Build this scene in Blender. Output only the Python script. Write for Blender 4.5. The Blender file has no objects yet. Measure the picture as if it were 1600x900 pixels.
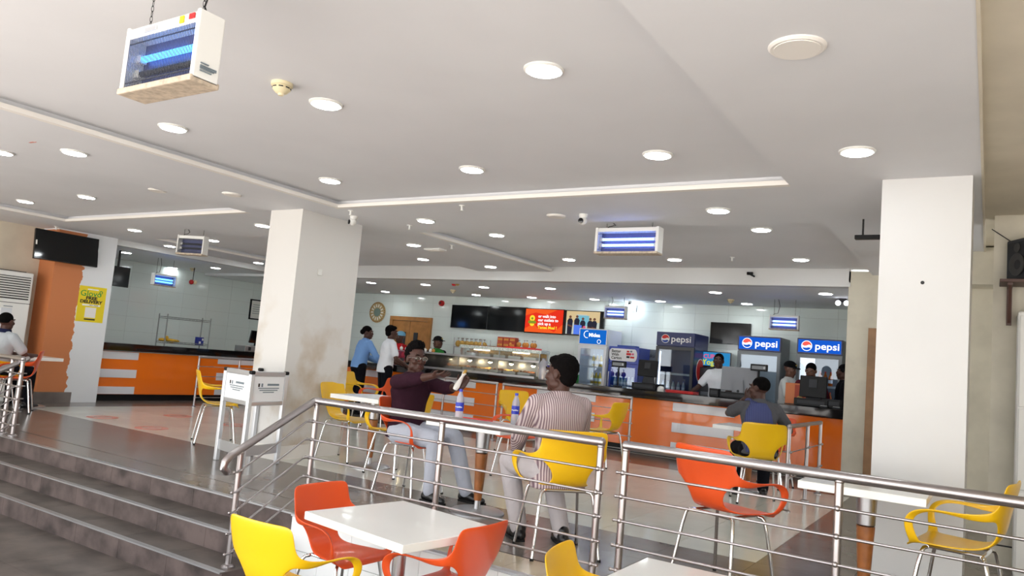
import bpy, bmesh, math, random
from mathutils import Vector, Matrix, Euler, noise
SC = bpy.context.scene
COL = SC.collection
PI = math.pi
rnd = random.Random(7)

# ------------------------------------------------------------------ camera
CAM_R = Vector((0.8383, 0.5377, 0.0855)); YAW, PITCH, ROLL = 0.5706147, 0.0954321, 0.0860227
F_PX, CAM_H = 1174.65, 1.25
def camera_axes():
    cy, sy, cp, sp = math.cos(YAW), math.sin(YAW), math.cos(PITCH), math.sin(PITCH)
    f = Vector((-sy*cp, cy*cp, sp)); r = Vector((cy, sy, 0)); u = r.cross(f)
    c, s = math.cos(ROLL), math.sin(ROLL)
    return r*c + u*s, u*c - r*s, f
RX, UX, FX = camera_axes()
cam = bpy.data.objects.new('camera', bpy.data.cameras.new('camera'))
cam.data.sensor_width = 36.0; cam.data.lens = 36.0*F_PX/1600; cam.data.clip_end = 200; cam.data.clip_start = 0.05
cam.matrix_world = Matrix(((RX.x, UX.x, -FX.x, 0), (RX.y, UX.y, -FX.y, 0), (RX.z, UX.z, -FX.z, CAM_H), (0, 0, 0, 1)))
COL.objects.link(cam); SC.camera = cam

# ------------------------------------------------------------------ world, exposure
w = bpy.data.worlds.new('daylight'); SC.world = w; w.use_nodes = True
wb = w.node_tree.nodes['Background']; wb.inputs[0].default_value = (0.95, 0.98, 1.0, 1); wb.inputs[1].default_value = 3.6
sun = bpy.data.objects.new('sun', bpy.data.lights.new('sun', 'SUN')); COL.objects.link(sun)
sun.data.energy = 18.0; sun.data.angle = 0.02; sun.data.color = (1.0, 0.965, 0.955); sun.rotation_euler = (math.radians(30), 0, math.radians(-12))
SC.view_settings.view_transform = 'Standard'; SC.view_settings.look = 'None'
SC.view_settings.exposure = 0.12; SC.view_settings.gamma = 1.0; SC.view_settings.use_curve_mapping = False
DOWNLIGHT = 44.0

# ------------------------------------------------------------------ measuring helpers (survey of the room: pixel ray met with a real plane)
def ray(px, py): return RX*((px-800)/F_PX) - UX*((py-450)/F_PX) + FX
def aZ(px, py, z):
    d = ray(px, py); t = (z-CAM_H)/d.z; return Vector((d.x*t, d.y*t, z))
def aY(px, py, y):
    d = ray(px, py); t = y/d.y; return Vector((d.x*t, y, d.z*t+CAM_H))
def aX(px, py, x):
    d = ray(px, py); t = x/d.x; return Vector((x, d.y*t, d.z*t+CAM_H))

# ------------------------------------------------------------------ materials
def srgb(r, g, b):
    f = lambda c: (c/255/12.92) if c/255 <= 0.04045 else ((c/255+0.055)/1.055)**2.4
    return (f(r), f(g), f(b), 1)
MATS = {}
def mat(name, col, rough=0.5, metal=0.0, spec=0.5, coat=0.0, noise_amt=0.0, noise_scale=8.0, col2=None, bump=0.0, emit=0.0, emit_col=None, trans=0.0, alpha=1.0, detail=6.0, sheen=0.0):
    m = bpy.data.materials.new(name); m.use_nodes = True
    nt = m.node_tree; b = nt.nodes['Principled BSDF']
    b.inputs['Base Color'].default_value = col; b.inputs['Roughness'].default_value = rough
    b.inputs['Metallic'].default_value = metal; b.inputs['Specular IOR Level'].default_value = spec
    b.inputs['Coat Weight'].default_value = coat; b.inputs['Coat Roughness'].default_value = 0.05
    b.inputs['Transmission Weight'].default_value = trans; b.inputs['Alpha'].default_value = alpha
    b.inputs['Sheen Weight'].default_value = sheen
    if emit:
        b.inputs['Emission Color'].default_value = emit_col or col; b.inputs['Emission Strength'].default_value = emit
    if noise_amt or bump:
        tc = nt.nodes.new('ShaderNodeTexCoord'); n = nt.nodes.new('ShaderNodeTexNoise')
        n.inputs['Scale'].default_value = noise_scale; n.inputs['Detail'].default_value = detail
        geo = nt.nodes.new('ShaderNodeNewGeometry')
        nt.links.new(geo.outputs['Position'], n.inputs['Vector'])
        if noise_amt:
            c2 = col2 or tuple(c*(1-noise_amt) for c in col[:3])+(1,)
            mx = nt.nodes.new('ShaderNodeMix'); mx.data_type = 'RGBA'
            rp = nt.nodes.new('ShaderNodeMapRange'); rp.inputs[1].default_value = 0.38; rp.inputs[2].default_value = 0.68
            nt.links.new(n.outputs[0], rp.inputs[0]); nt.links.new(rp.outputs[0], mx.inputs[0])
            mx.inputs[6].default_value = col; mx.inputs[7].default_value = c2
            nt.links.new(mx.outputs[2], b.inputs['Base Color'])
        if bump:
            bp = nt.nodes.new('ShaderNodeBump'); bp.inputs['Strength'].default_value = bump; bp.inputs['Distance'].default_value = 0.02
            nt.links.new(n.outputs[0], bp.inputs['Height']); nt.links.new(bp.outputs[0], b.inputs['Normal'])
    MATS[name] = m
    return m
def glow(name, col, strength):
    m = bpy.data.materials.new(name); m.use_nodes = True; nt = m.node_tree
    nt.nodes.remove(nt.nodes['Principled BSDF']); e = nt.nodes.new('ShaderNodeEmission')
    e.inputs[0].default_value = col; e.inputs[1].default_value = strength
    nt.links.new(e.outputs[0], nt.nodes['Material Output'].inputs[0]); MATS[name] = m; return m
def glass_mat(name, tint, amount=0.12, rough=0.03):
    # thin sheet glass: mostly clear with a mirror share
    m = bpy.data.materials.new(name); m.use_nodes = True; nt = m.node_tree
    nt.nodes.remove(nt.nodes['Principled BSDF'])
    t = nt.nodes.new('ShaderNodeBsdfTransparent'); t.inputs[0].default_value = tint
    g = nt.nodes.new('ShaderNodeBsdfGlossy'); g.inputs['Roughness'].default_value = rough
    fr = nt.nodes.new('ShaderNodeFresnel'); fr.inputs[0].default_value = 1.45
    ad = nt.nodes.new('ShaderNodeMath'); ad.operation = 'ADD'; ad.inputs[1].default_value = amount
    nt.links.new(fr.outputs[0], ad.inputs[0])
    mx = nt.nodes.new('ShaderNodeMixShader'); nt.links.new(ad.outputs[0], mx.inputs[0])
    nt.links.new(t.outputs[0], mx.inputs[1]); nt.links.new(g.outputs[0], mx.inputs[2])
    nt.links.new(mx.outputs[0], nt.nodes['Material Output'].inputs[0]); MATS[name] = m; return m

M = MATS
mat('ceiling_paint', srgb(220, 221, 224), 0.75, noise_amt=0.04, noise_scale=1.5)
mat('white_paint', srgb(206, 206, 205), 0.45, noise_amt=0.03, noise_scale=2)
mat('cream_trim', srgb(232, 228, 222), 0.6)
mat('beige_paint', srgb(214, 205, 186), 0.6, noise_amt=0.10, noise_scale=3, bump=0.1)
mat('dirty_wall', srgb(205, 199, 182), 0.65, noise_amt=0.16, noise_scale=3.5, bump=0.15)
mat('rack_wire', srgb(128, 132, 130), 0.4, metal=0.4)
mat('kitchen_paint_lifted', srgb(238, 241, 244), 0.7)  # paler copy of the ceiling paint, brightness put into the colour for weak bounce light
mat('wall_tile_white', srgb(224, 234, 231), 0.12, coat=0.3)
mat('grout', srgb(180, 185, 182), 0.8)
mat('floor_slate', srgb(124, 116, 111), 0.2, spec=0.35, noise_amt=0.35, noise_scale=2.2, detail=9)
mat('floor_cream', srgb(212, 213, 205), 0.14, spec=0.18, noise_amt=0.10, noise_scale=2.0)
mat('floor_beige', srgb(196, 184, 158), 0.15, noise_amt=0.14, noise_scale=4.0)
mat('step_tread', srgb(98, 90, 85), 0.45, spec=0.3, noise_amt=0.55, noise_scale=4, bump=0.15, detail=10)
mat('step_riser', srgb(96, 83, 80), 0.5, spec=0.3, noise_amt=0.7, noise_scale=5, bump=0.15, detail=10)
mat('grout_dark', srgb(60, 56, 54), 0.8)
mat('facade_tile', srgb(238, 240, 240), 0.2, coat=0.3)
mat('steel', srgb(176, 170, 170), 0.3, metal=1.0)
mat('steel_dull', srgb(180, 180, 182), 0.38, metal=1.0)
mat('aluminium', srgb(215, 218, 222), 0.35, metal=0.85)
mat('chrome', srgb(225, 225, 225), 0.1, metal=1.0)
mat('orange_gloss', srgb(240, 116, 26), 0.14, coat=0.4)
mat('orange_paint', srgb(206, 116, 62), 0.5)
mat('stripe_white', srgb(222, 222, 226), 0.15, coat=0.4)
mat('granite_black', srgb(22, 20, 21), 0.07, noise_amt=0.5, noise_scale=60, coat=0.3)
mat('black_plastic', srgb(18, 18, 20), 0.45, spec=0.25)
mat('silver', srgb(142, 144, 150), 0.5, spec=0.3)
mat('black_gloss', srgb(12, 13, 15), 0.12, coat=0.2)
mat('tv_screen', srgb(10, 12, 14), 0.08)
mat('grey_plastic', srgb(50, 52, 56), 0.5, spec=0.3)
mat('white_plastic', srgb(228, 228, 224), 0.4)
mat('cream_plastic', srgb(226, 214, 178), 0.5)
mat('dusty_plastic', srgb(196, 180, 160), 0.7, noise_amt=0.35, noise_scale=40)
mat('yellow_shell', srgb(240, 190, 18), 0.32, coat=0.15)
mat('orange_shell', srgb(226, 84, 34), 0.32, coat=0.15)
mat('table_white', srgb(240, 240, 236), 0.25, coat=0.2)
mat('wood_leg', srgb(160, 98, 50), 0.35, noise_amt=0.35, noise_scale=14)
mat('wood_door', srgb(176, 122, 66), 0.4, noise_amt=0.25, noise_scale=7)
mat('wood_frame', srgb(150, 112, 76), 0.5, noise_amt=0.25, noise_scale=7)
mat('wood_dark', srgb(86, 60, 52), 0.5)
mat('red_tray', srgb(222, 36, 36), 0.35)
mat('red_plastic', srgb(190, 24, 28), 0.35)
mat('gold_plastic', srgb(190, 160, 80), 0.35)
mat('poster_yellow', srgb(232, 208, 30), 0.5)
mat('print_green', srgb(40, 150, 60), 0.6)
mat('print_black', srgb(24, 24, 26), 0.6)
mat('print_white', srgb(240, 240, 240), 0.6)
mat('print_grey', srgb(120, 132, 140), 0.6)
mat('print_red', srgb(214, 44, 40), 0.6)
mat('print_pink', srgb(226, 110, 150), 0.6)
mat('print_blue', srgb(28, 70, 160), 0.6)
mat('fridge_white', srgb(226, 230, 234), 0.3)
mat('fridge_blue', srgb(24, 58, 170), 0.3)
mat('fridge_navy', srgb(20, 34, 96), 0.3)
mat('fridge_grey', srgb(120, 126, 132), 0.35)
mat('fridge_dark', srgb(40, 42, 48), 0.35)
mat('rubber', srgb(20, 20, 20), 0.8)
mat('cardboard', srgb(186, 120, 66), 0.8)
mat('box_red', srgb(170, 66, 40), 0.6)
mat('bread', srgb(206, 140, 60), 0.7, noise_amt=0.3, noise_scale=30)
mat('food_brown', srgb(150, 88, 40), 0.6, noise_amt=0.5, noise_scale=40)
mat('food_rice', srgb(222, 180, 110), 0.7, noise_amt=0.4, noise_scale=50)
mat('paper', srgb(236, 234, 228), 0.8)
mat('cloth_yellow', srgb(206, 160, 40), 0.9, noise_amt=0.3, noise_scale=30)
mat('box_blue', srgb(30, 44, 130), 0.4)
mat('bottle_plastic', srgb(225, 225, 235), 0.12, trans=0.6)
mat('label_blue', srgb(40, 56, 180), 0.4)
mat('cap_blue', srgb(50, 60, 190), 0.4)
mat('snack', srgb(190, 150, 70), 0.7)
mat('tan_basket', srgb(196, 172, 120), 0.7, noise_amt=0.25, noise_scale=30)
mat('basket_teal', srgb(120, 140, 130), 0.7)
mat('sticker_red', srgb(200, 120, 104), 0.35)
mat('wire', srgb(30, 30, 32), 0.6)
mat('zap_grid', srgb(90, 92, 100), 0.3, metal=0.9)
mat('zap_back', srgb(70, 76, 120), 0.4)
mat('speaker_cone', srgb(50, 48, 46), 0.6)
mat('eye_white', srgb(176, 166, 158), 0.35, spec=0.2)
mat('eye_dark', srgb(18, 12, 10), 0.1)
glow('lamp_glow', (0.93, 0.985, 1.0, 1), DOWNLIGHT)
glow('uv_tube', (0.06, 0.30, 1.0, 1), 8.0)
glow('uv_tube_pale', (0.20, 0.34, 1.0, 1), 7.0)
glow('heat_lamp', (1.0, 0.76, 0.46, 1), 60.0)
glow('case_glow', (1.0, 0.80, 0.55, 1), 5.0)
glow('fridge_glow', (0.80, 0.88, 1.0, 1), 5.0)
glow('sign_blue', (0.008, 0.085, 0.50, 1), 1.2)
glow('sign_white', (1.0, 1.0, 1.0, 1), 1.4)
glow('sign_red', (0.85, 0.10, 0.08, 1), 1.2)
glow('sign_sky', (0.008, 0.12, 0.50, 1), 1.1)
glow('scr_red', (0.80, 0.035, 0.015, 1), 0.95)
glow('scr_orange', (0.90, 0.11, 0.02, 1), 0.95)
glow('scr_yellow', (0.95, 0.72, 0.04, 1), 1.0)
glow('scr_white', (1, 1, 1, 1), 1.0)
glow('scr_green', (0.25, 0.32, 0.03, 1), 0.9)
glow('scr_wall', (0.55, 0.60, 0.55, 1), 0.9)
glow('scr_tan', (0.80, 0.62, 0.34, 1), 0.8)
glow('scr_bluebox', (0.10, 0.22, 0.85, 1), 0.9)
glow('scr_teal', (0.20, 0.50, 0.62, 1), 0.9)
glow('scr_dark', (0.03, 0.03, 0.05, 1), 0.8)
glow('scr_skin', (0.18, 0.08, 0.05, 1), 0.8)
glow('scr_pink', (0.80, 0.12, 0.28, 1), 0.8)
glow('scr_lime', (0.72, 0.75, 0.05, 1), 0.8)
glow('scr_cyan', (0.03, 0.28, 0.62, 1), 0.8)
glow('led_green', (0.2, 1.0, 0.6, 1), 1.0)
glow('emergency_lamp', (0.9, 0.92, 1.0, 1), 8.0)
glow('hot_spot', (0.75, 0.88, 1.0, 1), 90.0)
glass_mat('sheet_glass', (0.93, 0.96, 0.95, 1), 0.06)
glass_mat('fridge_glass', (0.80, 0.86, 0.92, 1), 0.05)
glass_mat('bag_film', (0.88, 0.88, 0.90, 1), 0.15, 0.2)

def pillar_material():
    # orange coat of paint with a ragged end against the white paint beside it
    m = mat('pillar_two_paints', srgb(222, 226, 228), 0.5)
    nt = m.node_tree; b = nt.nodes['Principled BSDF']
    geo = nt.nodes.new('ShaderNodeNewGeometry'); sp = nt.nodes.new('ShaderNodeSeparateXYZ'); nt.links.new(geo.outputs['Position'], sp.inputs[0])
    n = nt.nodes.new('ShaderNodeTexNoise'); n.inputs['Scale'].default_value = 9; n.inputs['Detail'].default_value = 5
    nt.links.new(geo.outputs['Position'], n.inputs['Vector'])
    def math_n(op, a, bb):
        k = nt.nodes.new('ShaderNodeMath'); k.operation = op
        for i, v in enumerate((a, bb)):
            if isinstance(v, (int, float)): k.inputs[i].default_value = v
            else: nt.links.new(v, k.inputs[i])
        return k.outputs[0]
    off = math_n('MULTIPLY', math_n('SUBTRACT', n.outputs[0], 0.5), 0.16)
    edge = math_n('ADD', PILLAR_EDGE_Y, off)
    k = math_n('LESS_THAN', sp.outputs[1], edge)
    k = math_n('MULTIPLY', k, math_n('LESS_THAN', sp.outputs[2], 2.66))
    mx = nt.nodes.new('ShaderNodeMix'); mx.data_type = 'RGBA'; nt.links.new(k, mx.inputs[0])
    mx.inputs[6].default_value = srgb(226, 228, 230); mx.inputs[7].default_value = srgb(198, 122, 74)
    nt.links.new(mx.outputs[2], b.inputs['Base Color'])
    return m
PILLAR_EDGE_Y = 6.32
pillar_material()

def stained_paint():
    # pale paint with brown stains low on the face (their own shape, they stay put)
    m = mat('pillar_stained', srgb(214, 212, 208), 0.5)
    nt = m.node_tree; b = nt.nodes['Principled BSDF']
    geo = nt.nodes.new('ShaderNodeNewGeometry'); sp = nt.nodes.new('ShaderNodeSeparateXYZ'); nt.links.new(geo.outputs['Position'], sp.inputs[0])
    n = nt.nodes.new('ShaderNodeTexNoise'); n.inputs['Scale'].default_value = 2.6; n.inputs['Detail'].default_value = 8
    nt.links.new(geo.outputs['Position'], n.inputs['Vector'])
    r1 = nt.nodes.new('ShaderNodeMapRange'); r1.inputs[1].default_value = 0.50; r1.inputs[2].default_value = 0.80
    nt.links.new(n.outputs[0], r1.inputs[0])
    r2 = nt.nodes.new('ShaderNodeMapRange'); r2.inputs[1].default_value = 1.9; r2.inputs[2].default_value = 1.0; nt.links.new(sp.outputs[2], r2.inputs[0])
    mu = nt.nodes.new('ShaderNodeMath'); mu.operation = 'MULTIPLY'; nt.links.new(r1.outputs[0], mu.inputs[0]); nt.links.new(r2.outputs[0], mu.inputs[1])
    mx = nt.nodes.new('ShaderNodeMix'); mx.data_type = 'RGBA'; nt.links.new(mu.outputs[0], mx.inputs[0])
    mx.inputs[6].default_value = srgb(214, 212, 208); mx.inputs[7].default_value = srgb(172, 148, 112)
    nt.links.new(mx.outputs[2], b.inputs['Base Color'])
stained_paint()

def cloth(name, col, col2=None, stripes=0.0, rough=0.9, axis=0):
    m = mat(name, col, rough, spec=0.08)
    nt = m.node_tree; b = nt.nodes['Principled BSDF']
    tc = nt.nodes.new('ShaderNodeTexCoord')
    if stripes:
        wv = nt.nodes.new('ShaderNodeTexWave'); wv.inputs['Scale'].default_value = stripes; wv.bands_direction = 'XYZ'[axis]
        wv.inputs['Distortion'].default_value = 0.15; wv.inputs['Detail'].default_value = 1; wv.inputs['Detail Scale'].default_value = 0.3
        nt.links.new(tc.outputs['Object'], wv.inputs['Vector'])
        mx = nt.nodes.new('ShaderNodeMix'); mx.data_type = 'RGBA'; nt.links.new(wv.outputs[0], mx.inputs[0])
        mx.inputs[6].default_value = col; mx.inputs[7].default_value = col2
        nt.links.new(mx.outputs[2], b.inputs['Base Color'])
    n = nt.nodes.new('ShaderNodeTexNoise'); n.inputs['Scale'].default_value = 9; n.inputs['Detail'].default_value = 3
    nt.links.new(tc.outputs['Object'], n.inputs['Vector'])
    bp = nt.nodes.new('ShaderNodeBump'); bp.inputs['Strength'].default_value = 0.6; bp.inputs['Distance'].default_value = 0.03
    nt.links.new(n.outputs[0], bp.inputs['Height']); nt.links.new(bp.outputs[0], b.inputs['Normal'])
    return m
cloth('shirt_maroon', srgb(50, 27, 38)); cloth('trousers_grey', srgb(178, 182, 194))
cloth('shirt_striped', srgb(200, 186, 184), srgb(112, 90, 100), 21.0)
cloth('trousers_khaki', srgb(182, 176, 178)); cloth('shirt_blue', srgb(120, 160, 214)); cloth('trousers_black', srgb(20, 20, 26))
cloth('polo_white', srgb(226, 230, 236)); cloth('shirt_red', srgb(176, 30, 34)); cloth('shirt_black', srgb(22, 22, 26))
cloth('shirt_green', srgb(52, 130, 60)); cloth('tee_grey', srgb(84, 84, 88)); cloth('denim_blue', srgb(82, 88, 130), srgb(64, 70, 110), 18.0)
cloth('shirt_pale', srgb(214, 216, 214)); cloth('orange_cloth', srgb(226, 140, 84)); cloth('shirt_lightgrey', srgb(176, 182, 186)); cloth('navy_cloth', srgb(30, 34, 60))
cloth('cap_black', srgb(18, 18, 20)); cloth('hairnet_blue', srgb(120, 176, 208)); cloth('sleeve_maroon', srgb(88, 32, 44))
mat('skin_deep', srgb(76, 50, 42), 0.45, spec=0.3, noise_amt=0.12, noise_scale=30); mat('skin_brown', srgb(110, 74, 58), 0.42, noise_amt=0.12, noise_scale=30)
mat('lip', srgb(88, 52, 48), 0.5, spec=0.2)
mat('hair_black', srgb(13, 11, 11), 0.95, spec=0.08, noise_amt=0.4, noise_scale=120)
mat('shoe_black', srgb(20, 20, 22), 0.3)

# ------------------------------------------------------------------ mesh builder
def frame_from(d):
    d = d.normalized(); h = Vector((0, 0, 1)) if abs(d.z) < 0.95 else Vector((1, 0, 0))
    x = h.cross(d).normalized(); return x, d.cross(x), d
class MB:
    def __init__(s): s.v = []; s.f = []; s.mi = []; s.cur = 0
    def m(s, i): s.cur = i; return s
    def add(s, vs, fs):
        o = len(s.v); s.v += [Vector(v) for v in vs]
        for f in fs: s.f.append([o+i for i in f]); s.mi.append(s.cur)
        return s
    def box(s, lo, hi, bev=0.0):
        x0, y0, z0 = lo; x1, y1, z1 = hi
        if x0 > x1: x0, x1 = x1, x0
        if y0 > y1: y0, y1 = y1, y0
        if z0 > z1: z0, z1 = z1, z0
        if not bev:
            return s.add([(x0,y0,z0),(x1,y0,z0),(x1,y1,z0),(x0,y1,z0),(x0,y0,z1),(x1,y0,z1),(x1,y1,z1),(x0,y1,z1)],
                         [(0,3,2,1),(4,5,6,7),(0,1,5,4),(1,2,6,5),(2,3,7,6),(3,0,4,7)])
        bm = bmesh.new(); bmesh.ops.create_cube(bm, size=1.0)
        for v in bm.verts: v.co = Vector(((x0+x1)/2+v.co.x*(x1-x0), (y0+y1)/2+v.co.y*(y1-y0), (z0+z1)/2+v.co.z*(z1-z0)))
        bmesh.ops.bevel(bm, geom=bm.edges[:], offset=bev, segments=2, affect='EDGES', profile=0.5)
        return s.take(bm)
    def take(s, bm, mtx=None):
        bm.verts.ensure_lookup_table()
        vs = [(mtx @ v.co if mtx else v.co.copy()) for v in bm.verts]; fs = [[v.index for v in f.verts] for f in bm.faces]
        bm.free(); return s.add(vs, fs)
    def obox(s, c, size, rot, bev=0.0):
        t = MB().box([-a/2 for a in size], [a/2 for a in size], bev)
        R = Euler(rot).to_matrix(); return s.add([R @ v + Vector(c) for v in t.v], t.f)
    def cyl(s, p0, p1, r0, r1=None, seg=12, cap=True):
        p0, p1 = Vector(p0), Vector(p1); r1 = r0 if r1 is None else r1
        x, y, d = frame_from(p1-p0); vs = []
        for p, r in ((p0, r0), (p1, r1)):
            vs += [p + x*(r*math.cos(2*PI*i/seg)) + y*(r*math.sin(2*PI*i/seg)) for i in range(seg)]
        fs = [(i, (i+1) % seg, seg+(i+1) % seg, seg+i) for i in range(seg)]
        if cap: fs += [tuple(reversed(range(seg))), tuple(range(seg, 2*seg))]
        return s.add(vs, fs)
    def tube(s, pts, r, seg=8, closed=False):
        pts = [Vector(p) for p in pts]; n = len(pts); vs = []; prev = None
        for i, p in enumerate(pts):
            if closed: d = pts[(i+1) % n]-pts[i-1]
            else: d = pts[min(i+1, n-1)]-pts[max(i-1, 0)]
            x, y, _ = frame_from(d)
            if prev is not None:
                x = (prev - d.normalized()*prev.dot(d.normalized())).normalized(); y = d.normalized().cross(x)
            prev = x; rr = r[i] if isinstance(r, (list, tuple)) else r
            vs += [p + x*(rr*math.cos(2*PI*k/seg)) + y*(rr*math.sin(2*PI*k/seg)) for k in range(seg)]
        fs = []
        for i in range(n if closed else n-1):
            j = (i+1) % n
            fs += [(i*seg+k, i*seg+(k+1) % seg, j*seg+(k+1) % seg, j*seg+k) for k in range(seg)]
        if not closed: fs += [tuple(reversed(range(seg))), tuple(range((n-1)*seg, n*seg))]
        return s.add(vs, fs)
    def lathe(s, prof, c=(0,0,0), seg=24, axis='Z'):
        c = Vector(c); vs = []
        for r, h in prof:
            for k in range(seg):
                a = 2*PI*k/seg; p = (r*math.cos(a), r*math.sin(a), h)
                if axis == 'Y': p = (p[0], -p[2], p[1])       # h grows towards -Y
                if axis == 'X': p = (p[2], p[0], p[1])
                vs.append(c+Vector(p))
        n = len(prof); fs = [(i*seg+k, i*seg+(k+1) % seg, (i+1)*seg+(k+1) % seg, (i+1)*seg+k) for i in range(n-1) for k in range(seg)]
        fs += [tuple(reversed(range(seg))), tuple(range((n-1)*seg, n*seg))]
        return s.add(vs, fs)
    def ell(s, c, r, seg=16, rings=10, R=None):
        c = Vector(c); r = (r,)*3 if isinstance(r, (int, float)) else r
        vs = [Vector((0, 0, r[2]))]
        for i in range(1, rings):
            t = PI*i/rings
            vs += [Vector((r[0]*math.sin(t)*math.cos(2*PI*k/seg), r[1]*math.sin(t)*math.sin(2*PI*k/seg), r[2]*math.cos(t))) for k in range(seg)]
        vs.append(Vector((0, 0, -r[2])))
        fs = [(0, 1+k, 1+(k+1) % seg) for k in range(seg)]
        for i in range(rings-2):
            a = 1+i*seg; fs += [(a+k, a+seg+k, a+seg+(k+1) % seg, a+(k+1) % seg) for k in range(seg)]
        a = 1+(rings-2)*seg; fs += [(a+k, len(vs)-1, a+(k+1) % seg) for k in range(seg)]
        return s.add([(R @ v if R else v)+c for v in vs], fs)
    def capsule(s, p0, r0, p1, r1, seg=12):
        s.ell(p0, r0, seg, 8); s.ell(p1, r1, seg, 8); return s.cyl(p0, p1, r0, r1, seg)
    def loft(s, rings):      # rings: lists of points of equal count, closed loops
        n = len(rings[0]); vs = [p for r in rings for p in r]; fs = []
        for i in range(len(rings)-1): fs += [(i*n+k, i*n+(k+1) % n, (i+1)*n+(k+1) % n, (i+1)*n+k) for k in range(n)]
        fs += [tuple(reversed(range(n))), tuple(range((len(rings)-1)*n, len(rings)*n))]
        return s.add(vs, fs)
    def poly(s, pts, depth, axis='Y'):   # extruded outline; pts 2-D (x,z) for axis Y, (x,y) for Z, (y,z) for X
        def to(p, d): return {'Y': (p[0], d, p[1]), 'Z': (p[0], p[1], d), 'X': (d, p[0], p[1])}[axis]
        n = len(pts); vs = [to(p, depth[0]) for p in pts]+[to(p, depth[1]) for p in pts]
        fs = [tuple(range(n)), tuple(reversed(range(n, 2*n)))]+[(i, i+n, (i+1) % n+n, (i+1) % n) for i in range(n)]
        return s.add(vs, fs)
    def mesh(s, name, mats, smooth=False):
        me = bpy.data.meshes.new(name); me.from_pydata([tuple(v) for v in s.v], [], s.f)
        for mm in (mats if isinstance(mats, (list, tuple)) else [mats]): me.materials.append(M[mm] if isinstance(mm, str) else mm)
        for p, i in zip(me.polygons, s.mi): p.material_index = i
        bm = bmesh.new(); bm.from_mesh(me); bmesh.ops.recalc_face_normals(bm, faces=bm.faces[:])
        if smooth:
            for f in bm.faces: f.smooth = True
            for e in bm.edges:
                if len(e.link_faces) == 2 and e.calc_face_angle(0) > 0.7: e.smooth = False
        bm.to_mesh(me); bm.free(); return me
    def build(s, name, mats, parent=None, smooth=False, loc=None):
        o = bpy.data.objects.new(name, s.mesh(name, mats, smooth)); COL.objects.link(o)
        if parent: o.parent = parent
        if loc is not None: o.location = loc
        return o

def tag(o, label=None, cat=None, group=None, kind=None):
    if label: o['label'] = label
    if cat: o['category'] = cat
    if group: o['group'] = group
    if kind: o['kind'] = kind
    return o
def thing(name, label, cat, loc=(0, 0, 0), rz=0.0, group=None):
    o = bpy.data.objects.new(name, None); COL.objects.link(o); o.empty_display_size = 0.1
    o.location = loc; o.rotation_euler = (0, 0, rz); return tag(o, label, cat, group)
def structure(o): o['kind'] = 'structure'; return o
KIDS = {}
def kids(o): return [c for c in o.children]
def dup(root, loc, rz=None, label=None, group=None):
    def cp(o, par):
        c = o.copy(); COL.objects.link(c)
        if par: c.parent = par
        for ch in kids(o): cp(ch, c)
        return c
    r = cp(root, None); r.location = loc
    if rz is not None: r.rotation_euler = (0, 0, rz)
    if label: r['label'] = label
    if group: r['group'] = group
    return r
def place(o, loc, rz=0.0): o.location = loc; o.rotation_euler = (0, 0, rz); return o
DG = bpy.context.evaluated_depsgraph_get
def text_mesh(body, size, extrude=0.001, bold=0.0, align='CENTER', shear=0.0, sx=1.0):
    c = bpy.data.curves.new('t', 'FONT'); c.body = body; c.size = size; c.extrude = extrude; c.offset = bold; c.align_x = align; c.align_y = 'CENTER'; c.shear = shear; c.resolution_u = 3
    o = bpy.data.objects.new('t', c); COL.objects.link(o)
    me = bpy.data.meshes.new_from_object(o.evaluated_get(DG())); bpy.data.objects.remove(o); bpy.data.curves.remove(c)
    for v in me.vertices: v.co.x *= sx
    return me
def lettering(parent, body, size, loc, material, rot=(PI/2, 0, 0), bold=0.0, align='CENTER', shear=0.0, sx=1.0, name='lettering', extrude=0.001):
    me = text_mesh(body, size, extrude, bold, align, shear, sx); me.materials.clear(); me.materials.append(M[material]); me.name = name
    o = bpy.data.objects.new(name, me); COL.objects.link(o); o.location = loc; o.rotation_euler = rot
    if parent: o.parent = parent
    return o
def apply_mods(me, mods):
    o = bpy.data.objects.new('t', me); COL.objects.link(o)
    for t, kw in mods:
        md = o.modifiers.new(t, t)
        for k, v in kw.items(): setattr(md, k, v)
    r = bpy.data.meshes.new_from_object(o.evaluated_get(DG())); bpy.data.objects.remove(o); bpy.data.meshes.remove(me)
    return r

# ================================================================== THE SETTING
LOW = -0.47; YE = 3.98          # lower hall floor; front edge of the raised floor
# ---- floors
fl = structure(MB().box((-15.2, YE+0.03, -0.2), (4.5, 14, -0.012)).build('floor', 'grout_dark'))
TS = 0.6
tile_mesh = {}
def tile(name, m, parent, lo, sx, sy, top, gap=0.002, th=0.012):
    k = (m, round(sx, 3), round(sy, 3))
    if k not in tile_mesh:
        tile_mesh[k] = MB().box((0, 0, -th), (sx-gap, sy-gap, 0)).mesh(name, m)
    o = bpy.data.objects.new(name, tile_mesh[k]); COL.objects.link(o); o.parent = parent; o.location = (lo[0], lo[1], top); return o
for i in range(-21, 3):
    for j in range(-2, 9):
        x = -1.34+i*TS; y = 5.52+j*TS
        if x < -12.9: continue
        light = (-17 <= i < 0) and (0 <= j < 7)
        y0 = max(y, 4.30)
        if y0 >= y+TS-0.01: continue
        tile('floor_tile', 'floor_cream' if light else 'floor_slate', fl, (x, y0), TS, y+TS-y0, 0.0)
MB().box((-15.2, 10.92, -0.012), (-1.2, 13.3, 0)).build('work_aisle', 'floor_cream', fl)
MB().box((-14.8, YE, -0.012), (-12.94, 10.92, 0)).build('side_floor', 'floor_cream', fl)
MB().box((1.06, YE, -0.012), (4.5, 10.92, 0)).build('side_floor', 'floor_slate', fl)
for i in range(9):                                            # pale strip along the edge above the white facade
    tile('edge_tile', 'floor_beige', fl, (-4.27+i*0.6, YE+0.0), 0.6, 0.32, 0.0)
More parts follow.
